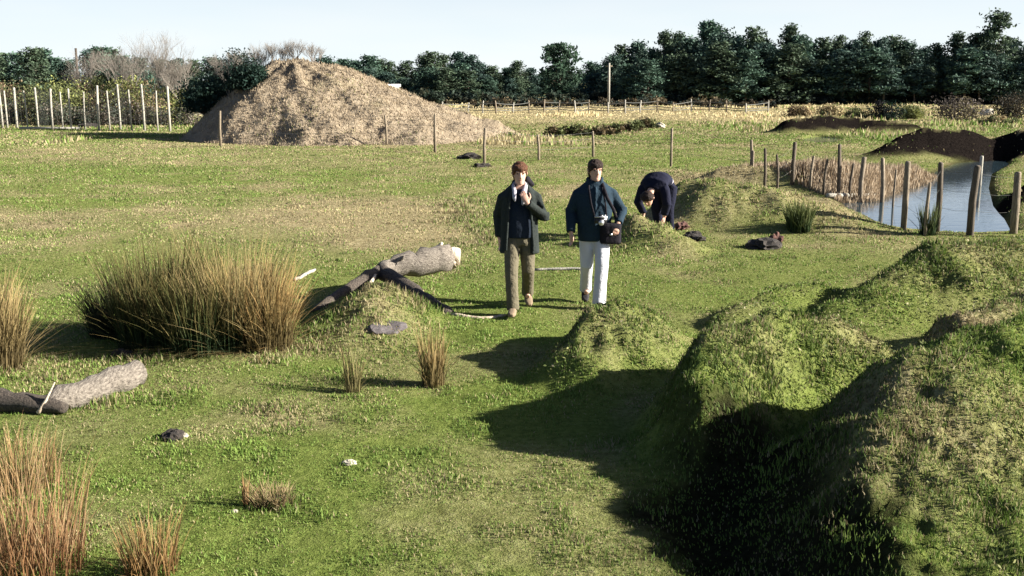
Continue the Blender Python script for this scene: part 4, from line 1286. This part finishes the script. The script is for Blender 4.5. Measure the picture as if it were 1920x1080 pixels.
# --- walker with camera and bag
fp = gpt(1112, 572)
P2 = empty('person', fp, 'dark-haired walker in dark teal jacket and pale trousers with camera and bag', 'person', 'people on the pasture')
LH, LK, LA = (-.085, .0, .91), (-.085, -.02, .50), (-.075, .27, .17)
RH, RK, RA = (.085, .0, .91), (.085, -.17, .53), (.05, -.25, .10)
b = MB()
loft(b, [ring(0, 0, .84, .15, .105), ring(0, 0, .96, .155, .105), ring(0, 0, 1.1, .14, .095), ring(0, -.005, 1.27, .16, .105), ring(0, 0, 1.40, .17, .095), ring(0, .01, 1.48, .11, .07), ring(0, .01, 1.52, .058, .06), ring(0, -.005, 1.60, .052, .056)])
hc = Vector((0, -.03, 1.645)); rot = Matrix.Rotation(R(6), 3, 'X') @ Matrix.Rotation(R(14), 3, 'Z')
head(b, hc, rot, P2, .03, 'hair_dark')
for h_, k_, a_ in ((LH, LK, LA), (RH, RK, RA)):
    limb(b, [h_, k_, a_], [.082, .055, .038]); b.tube([a_, (a_[0], a_[1] - .12, a_[2] - .05)], [.036, .03], 10)
SL, EL, WL = (-.17, .0, 1.39), (-.285, .03, 1.14), (-.285, -.10, .90)
SR, ER, WR = (.17, .0, 1.39), (.335, .03, 1.15), (.27, -.17, 1.02)
limb(b, [SL, EL, WL], [.05, .042, .028]); limb(b, [SR, ER, WR], [.05, .042, .028])
hand(b, WL, (.05, -.12, -1), (.4, -1, 0), .55); hand(b, WR, (-.25, -.35, -.8), (-1, -.3, 0), .9)
fuse(b, 'body', 'skin', P2, .0065, 3)
t = MB()
loft(t, [ring(0, 0, .80, .168, .12), ring(0, 0, .93, .172, .12), ring(0, 0, 1.04, .155, .11)])
limb(t, [LH, (-.085, -.012, .70), LK, (-.08, .13, .33), (LA[0], LA[1] - .01, .14)], [.10, .092, .078, .072, .076])
limb(t, [RH, (.09, -.09, .71), RK, (.066, -.21, .30), (RA[0], RA[1] - .005, .06)], [.10, .094, .082, .078, .084])
fuse(t, 'trousers', 'pale', P2, .011, 3)
t = MB()
loft(t, [ring(0, 0, .80, .19, .14), ring(0, 0, .86, .20, .148), ring(0, 0, 1.02, .205, .150), ring(0, -.005, 1.22, .218, .155), ring(0, 0, 1.38, .222, .138), ring(0, .005, 1.46, .17, .11), ring(0, .01, 1.525, .09, .085)])
limb(t, [(-.12, .0, 1.43), (-.195, .005, 1.365), EL, Vector(EL).lerp(Vector(WL), .95)], [.05, .074, .068, .056])
limb(t, [(.12, .0, 1.43), (.20, .01, 1.365), ER, Vector(ER).lerp(Vector(WR), .93)], [.05, .074, .066, .052])
for e_ in (EL, ER): t.tube([Vector(e_) + Vector((0, .01, .05)), Vector(e_) + Vector((0, .01, -.045))], [.066, .062], 12)
t.tube([(-.07, -.07, 1.51), (-.085, .02, 1.54), (-.04, .085, 1.55), (.04, .085, 1.55), (.085, .02, 1.54), (.07, -.07, 1.51)], [.02, .026, .028, .028, .026, .02], 10)
t.tube([(0, -.125, 1.46), (0, -.155, 1.25), (0, -.148, .84)], [.012, .012, .012], 8)
fuse(t, 'jacket', 'jacket_teal', P2, .011, 3)
shoes(P2, [(LA, (-.1, -1, 0), -.55), (RA, (.05, -1, 0), 0)], 'shoe')

# camera hanging at his stomach
o = empty('camera', fp + Vector((.06, -.20, 1.07)), 'black and silver camera hanging at the stomach of the teal-jacketed walker', 'camera')
mb = MB(); mb.box((0, 0, 0), (.145, .05, .075)); mb.box((0, 0, .05), (.05, .045, .03)); mb.build('housing', M['blackplastic'], o, vcol=False)
mb = MB(); mb.box((0, -.003, .042), (.15, .052, .014)); mb.tube([(.05, 0, .05), (.05, 0, .064)], [.011, .011], 10); mb.build('top_plate', M['chrome'], o, vcol=False)
mb = MB(); mb.tube([(0, -.02, -.005), (0, -.06, -.012), (0, -.10, -.02)], [.034, .034, .031], 16); ln = mb.build('lens', M['blackplastic'], o, vcol=False)
mb = MB(); mb.tube([(0, -.088, -.0175), (0, -.103, -.021)], [.0335, .0325], 16); mb.build('lens_ring', M['chrome'], ln, vcol=False)
mb = MB()
for sx in (-1, 1): mb.tube([(sx * .07, 0, .03), (sx * .085 - .03, .035, .2), (sx * .08 - .06, .085, .38), (sx * .07 - .06, .20, .475)], [(.010, .004)] * 4, 6)
mb.build('strap', M['black'], o, vcol=False)
# shoulder bag at his hip
o = empty('shoulder_bag', fp + Vector((.185, -.13, .93)), 'black shoulder bag slung at the hip of the teal-jacketed walker', 'bag')
mb = MB(); loft(mb, [ring(0, 0, -.15, .115, .06, 24, 0, .6), ring(0, 0, -.13, .13, .072, 24, 0, .6), ring(0, 0, .05, .128, .072, 24, 0, .6), ring(0, 0, .085, .12, .06, 24, 0, .6)]); fuse(mb, 'pouch', 'black', o, .01, 2)
mb = MB(); loft(mb, [ring(0, -.012, -.04, .12, .068, 24, 0, .6), ring(0, -.012, .07, .13, .072, 24, 0, .6), ring(0, -.004, .10, .124, .066, 24, 0, .6)]); fuse(mb, 'flap', 'black', o, .01, 2)
mb = MB(); mb.box((0, -.083, -.03), (.03, .008, .02)); mb.build('buckle', M['chrome'], o, vcol=False)
mb = MB(); mb.tube([(.09, .03, .08), (.03, -.02, .26), (-.05, -.035, .40), (-.10, .03, .55), (-.11, .12, .59), (-.09, .2, .55)], [(.02, .006)] * 6, 6); mb.build('strap', M['black'], o, vcol=False)

# --- bending person behind
fp = at(1243, 428, 18.6); fp.z = gz(fp.x, fp.y)
P3 = empty('person', fp, 'person in dark navy clothes bent double behind the walker with the camera', 'person', 'people on the pasture', rz=R(58))
P3.scale = (1.0, 1.22, .96)
b = MB(); t = MB(); j = MB()
hipz = .90
SP = [(0, hipz), (-.14, hipz + .12), (-.30, hipz + .14), (-.44, hipz + .06), (-.50, hipz - .0)]
def oring(x, z, rv, ry, tilt, n=24):
    return [(x + math.sin(tilt) * rv * math.cos(2 * math.pi * k / n), ry * math.sin(2 * math.pi * k / n), z + math.cos(tilt) * rv * math.cos(2 * math.pi * k / n)) for k in range(n)]
TI = [R(70), R(25), R(-5), R(-30), R(-45)]
loft(b, [oring(x, z, a, c, ti) for (x, z), a, c, ti in zip(SP, (.10, .10, .105, .10, .06), (.15, .145, .16, .17, .08), TI)])
b.tube([(-.48, 0, hipz + .02), (-.60, 0, hipz - .10)], [.055, .052], 12)
hc = Vector((-.66, 0, hipz - .16)); rot = Matrix.Rotation(R(-90), 3, 'Z') @ Matrix.Rotation(R(50), 3, 'X')
head(b, hc, rot, P3, .02, 'hair_dark')
for sy in (-1, 1):
    hp, kn, an = (.0, .09 * sy, hipz), (-.05 + .02 * sy, .10 * sy, .48), (.06 + .05 * sy, .10 * sy, .10)
    limb(b, [hp, kn, an], [.085, .056, .038]); b.tube([an, (an[0] - .12, an[1], an[2] - .05)], [.036, .03], 10)
    sh, el, wr = (-.43, .155 * sy, hipz + .02), (-.47, .22 * sy, hipz - .27), (-.40 + .03 * sy, .17 * sy, hipz - .50)
    limb(b, [sh, el, wr], [.05, .042, .028]); hand(b, wr, (-.1, -.05 * sy, -1), (-1, 0, 0), .6)
    limb(t, [hp, ((hp[0] + kn[0]) / 2, .10 * sy, .69), kn, ((an[0] + kn[0]) / 2, .10 * sy, .28), (an[0], an[1], .07)], [.115, .098, .08, .074, .076])
    limb(j, [(-.41, .14 * sy, hipz + .05), (sh[0], sh[1] + .01 * sy, sh[2] - .04), el, (wr[0], wr[1], wr[2] + .04)], [.065, .078, .068, .056])
loft(t, [oring(.03, hipz - .06, .11, .17, R(85)), oring(.0, hipz + .0, .125, .175, R(70)), oring(-.08, hipz + .085, .12, .165, R(35))])
loft(j, [oring(x, z, a, c, ti) for (x, z), a, c, ti in zip([(-.13, hipz + .10), (-.2, hipz + .135), (-.32, hipz + .135), (-.44, hipz + .06), (-.52, hipz - .02)], (.14, .145, .15, .14, .08), (.185, .19, .2, .205, .09), [R(22), R(12), R(-8), R(-30), R(-45)])])
fuse(b, 'body', 'skin', P3, .0065, 3); fuse(t, 'trousers', 'navy2', P3, .011, 3); fuse(j, 'jacket', 'navy2', P3, .011, 3)
s_ = MB(); loft(s_, [oring(x, z, a, c, ti) for (x, z), a, c, ti in zip([(-.04, hipz + .07), (-.10, hipz + .10), (-.16, hipz + .12)], (.112, .129, .115), (.160, .173, .155), [R(50), R(36), R(22)])]); fuse(s_, 'shirt', 'shirt', P3, .011, 2)
shoes(P3, [((.01, -.10, .10), (-1, 0, 0), 0), ((.11, .10, .10), (-1, .1, 0), 0)], 'shoe')

# ------------------------------------------------------------------ weeds on the banks
n = 45000
x = rng.uniform(-.2, 9, n); y = rng.uniform(4.4, 14.5, n)
z, b_, s_, mu = terrain(x, y, True)
k = (b_ > .06) & (ditch_shade_d(x, y) > .8) & (rng.random(n) < .35 + .65 * sm(.4, .6, fbm(x * 2.5, y * 2.5, 91, 3))) & (np.abs(x) < .6 * y + 1.5) & ((x > 1.9) | (rng.random(n) < .35))
x, y, z = x[k], y[k], z[k]; n = len(x)
P = np.stack([x, y, z + rng.uniform(.0, .075, n)], -1)
t = rng.random(n)[:, None]
c = np.array([.06, .085, .02]) * (1 - t) + np.array([.20, .20, .075]) * t
c = np.where((rng.random(n) < .07)[:, None], np.array([.30, .27, .16]), c)
V, Fq, cc = cards(P, .0135 * (.7 + .06 * y) * rng.uniform(.5, 1.3, n), c)
o = mesh_np('weeds', V, Fq, M['leaves'], None, cc)
tag(o, 'small leafy weeds speckling the turf banks', 'weeds', kind='stuff')
# rough grass of the far pasture
n = 70000
y = 45 * np.exp(rng.random(n) * math.log(118 / 45)); x = (rng.random(n) * 2 - 1) * (.55 * y + 4)
k = (poly_sd(x, y, POND) > .3) & (poly_sd(x, y, PUD) > .2) & ~((np.abs(x - HX) < 9) & (np.abs(y - HY) < 8))
x, y = x[k], y[k]
z, b_, s_, mu = terrain(x, y, True)
_e = .12
slope = np.hypot(terrain(x + _e, y) - z, terrain(x, y + _e) - z) / _e
k = rng.random(len(x)) > sm(0, .3, s_) * sm(.08, .3, slope)
x, y, z, b_ = x[k], y[k], z[k], b_[k]
st = straw_mask(x, y, b_)
rough = fbm(x * .22, y * .12, 95, 3)
col = green_straw(len(x), np.clip(.25 + .75 * st, 0, 1)) * (.7 + .6 * rough + .6 * st * sm(66, 76, y))[:, None]
o = blades('rough_grass', x, y, z, rng.uniform(.06, .16, len(x)) * (.5 + 1.8 * sm(.45, .75, rough)), .03 + .0011 * y, col, .6)
tag(o, 'rough tawny grass of the far pasture', 'grass', kind='stuff')
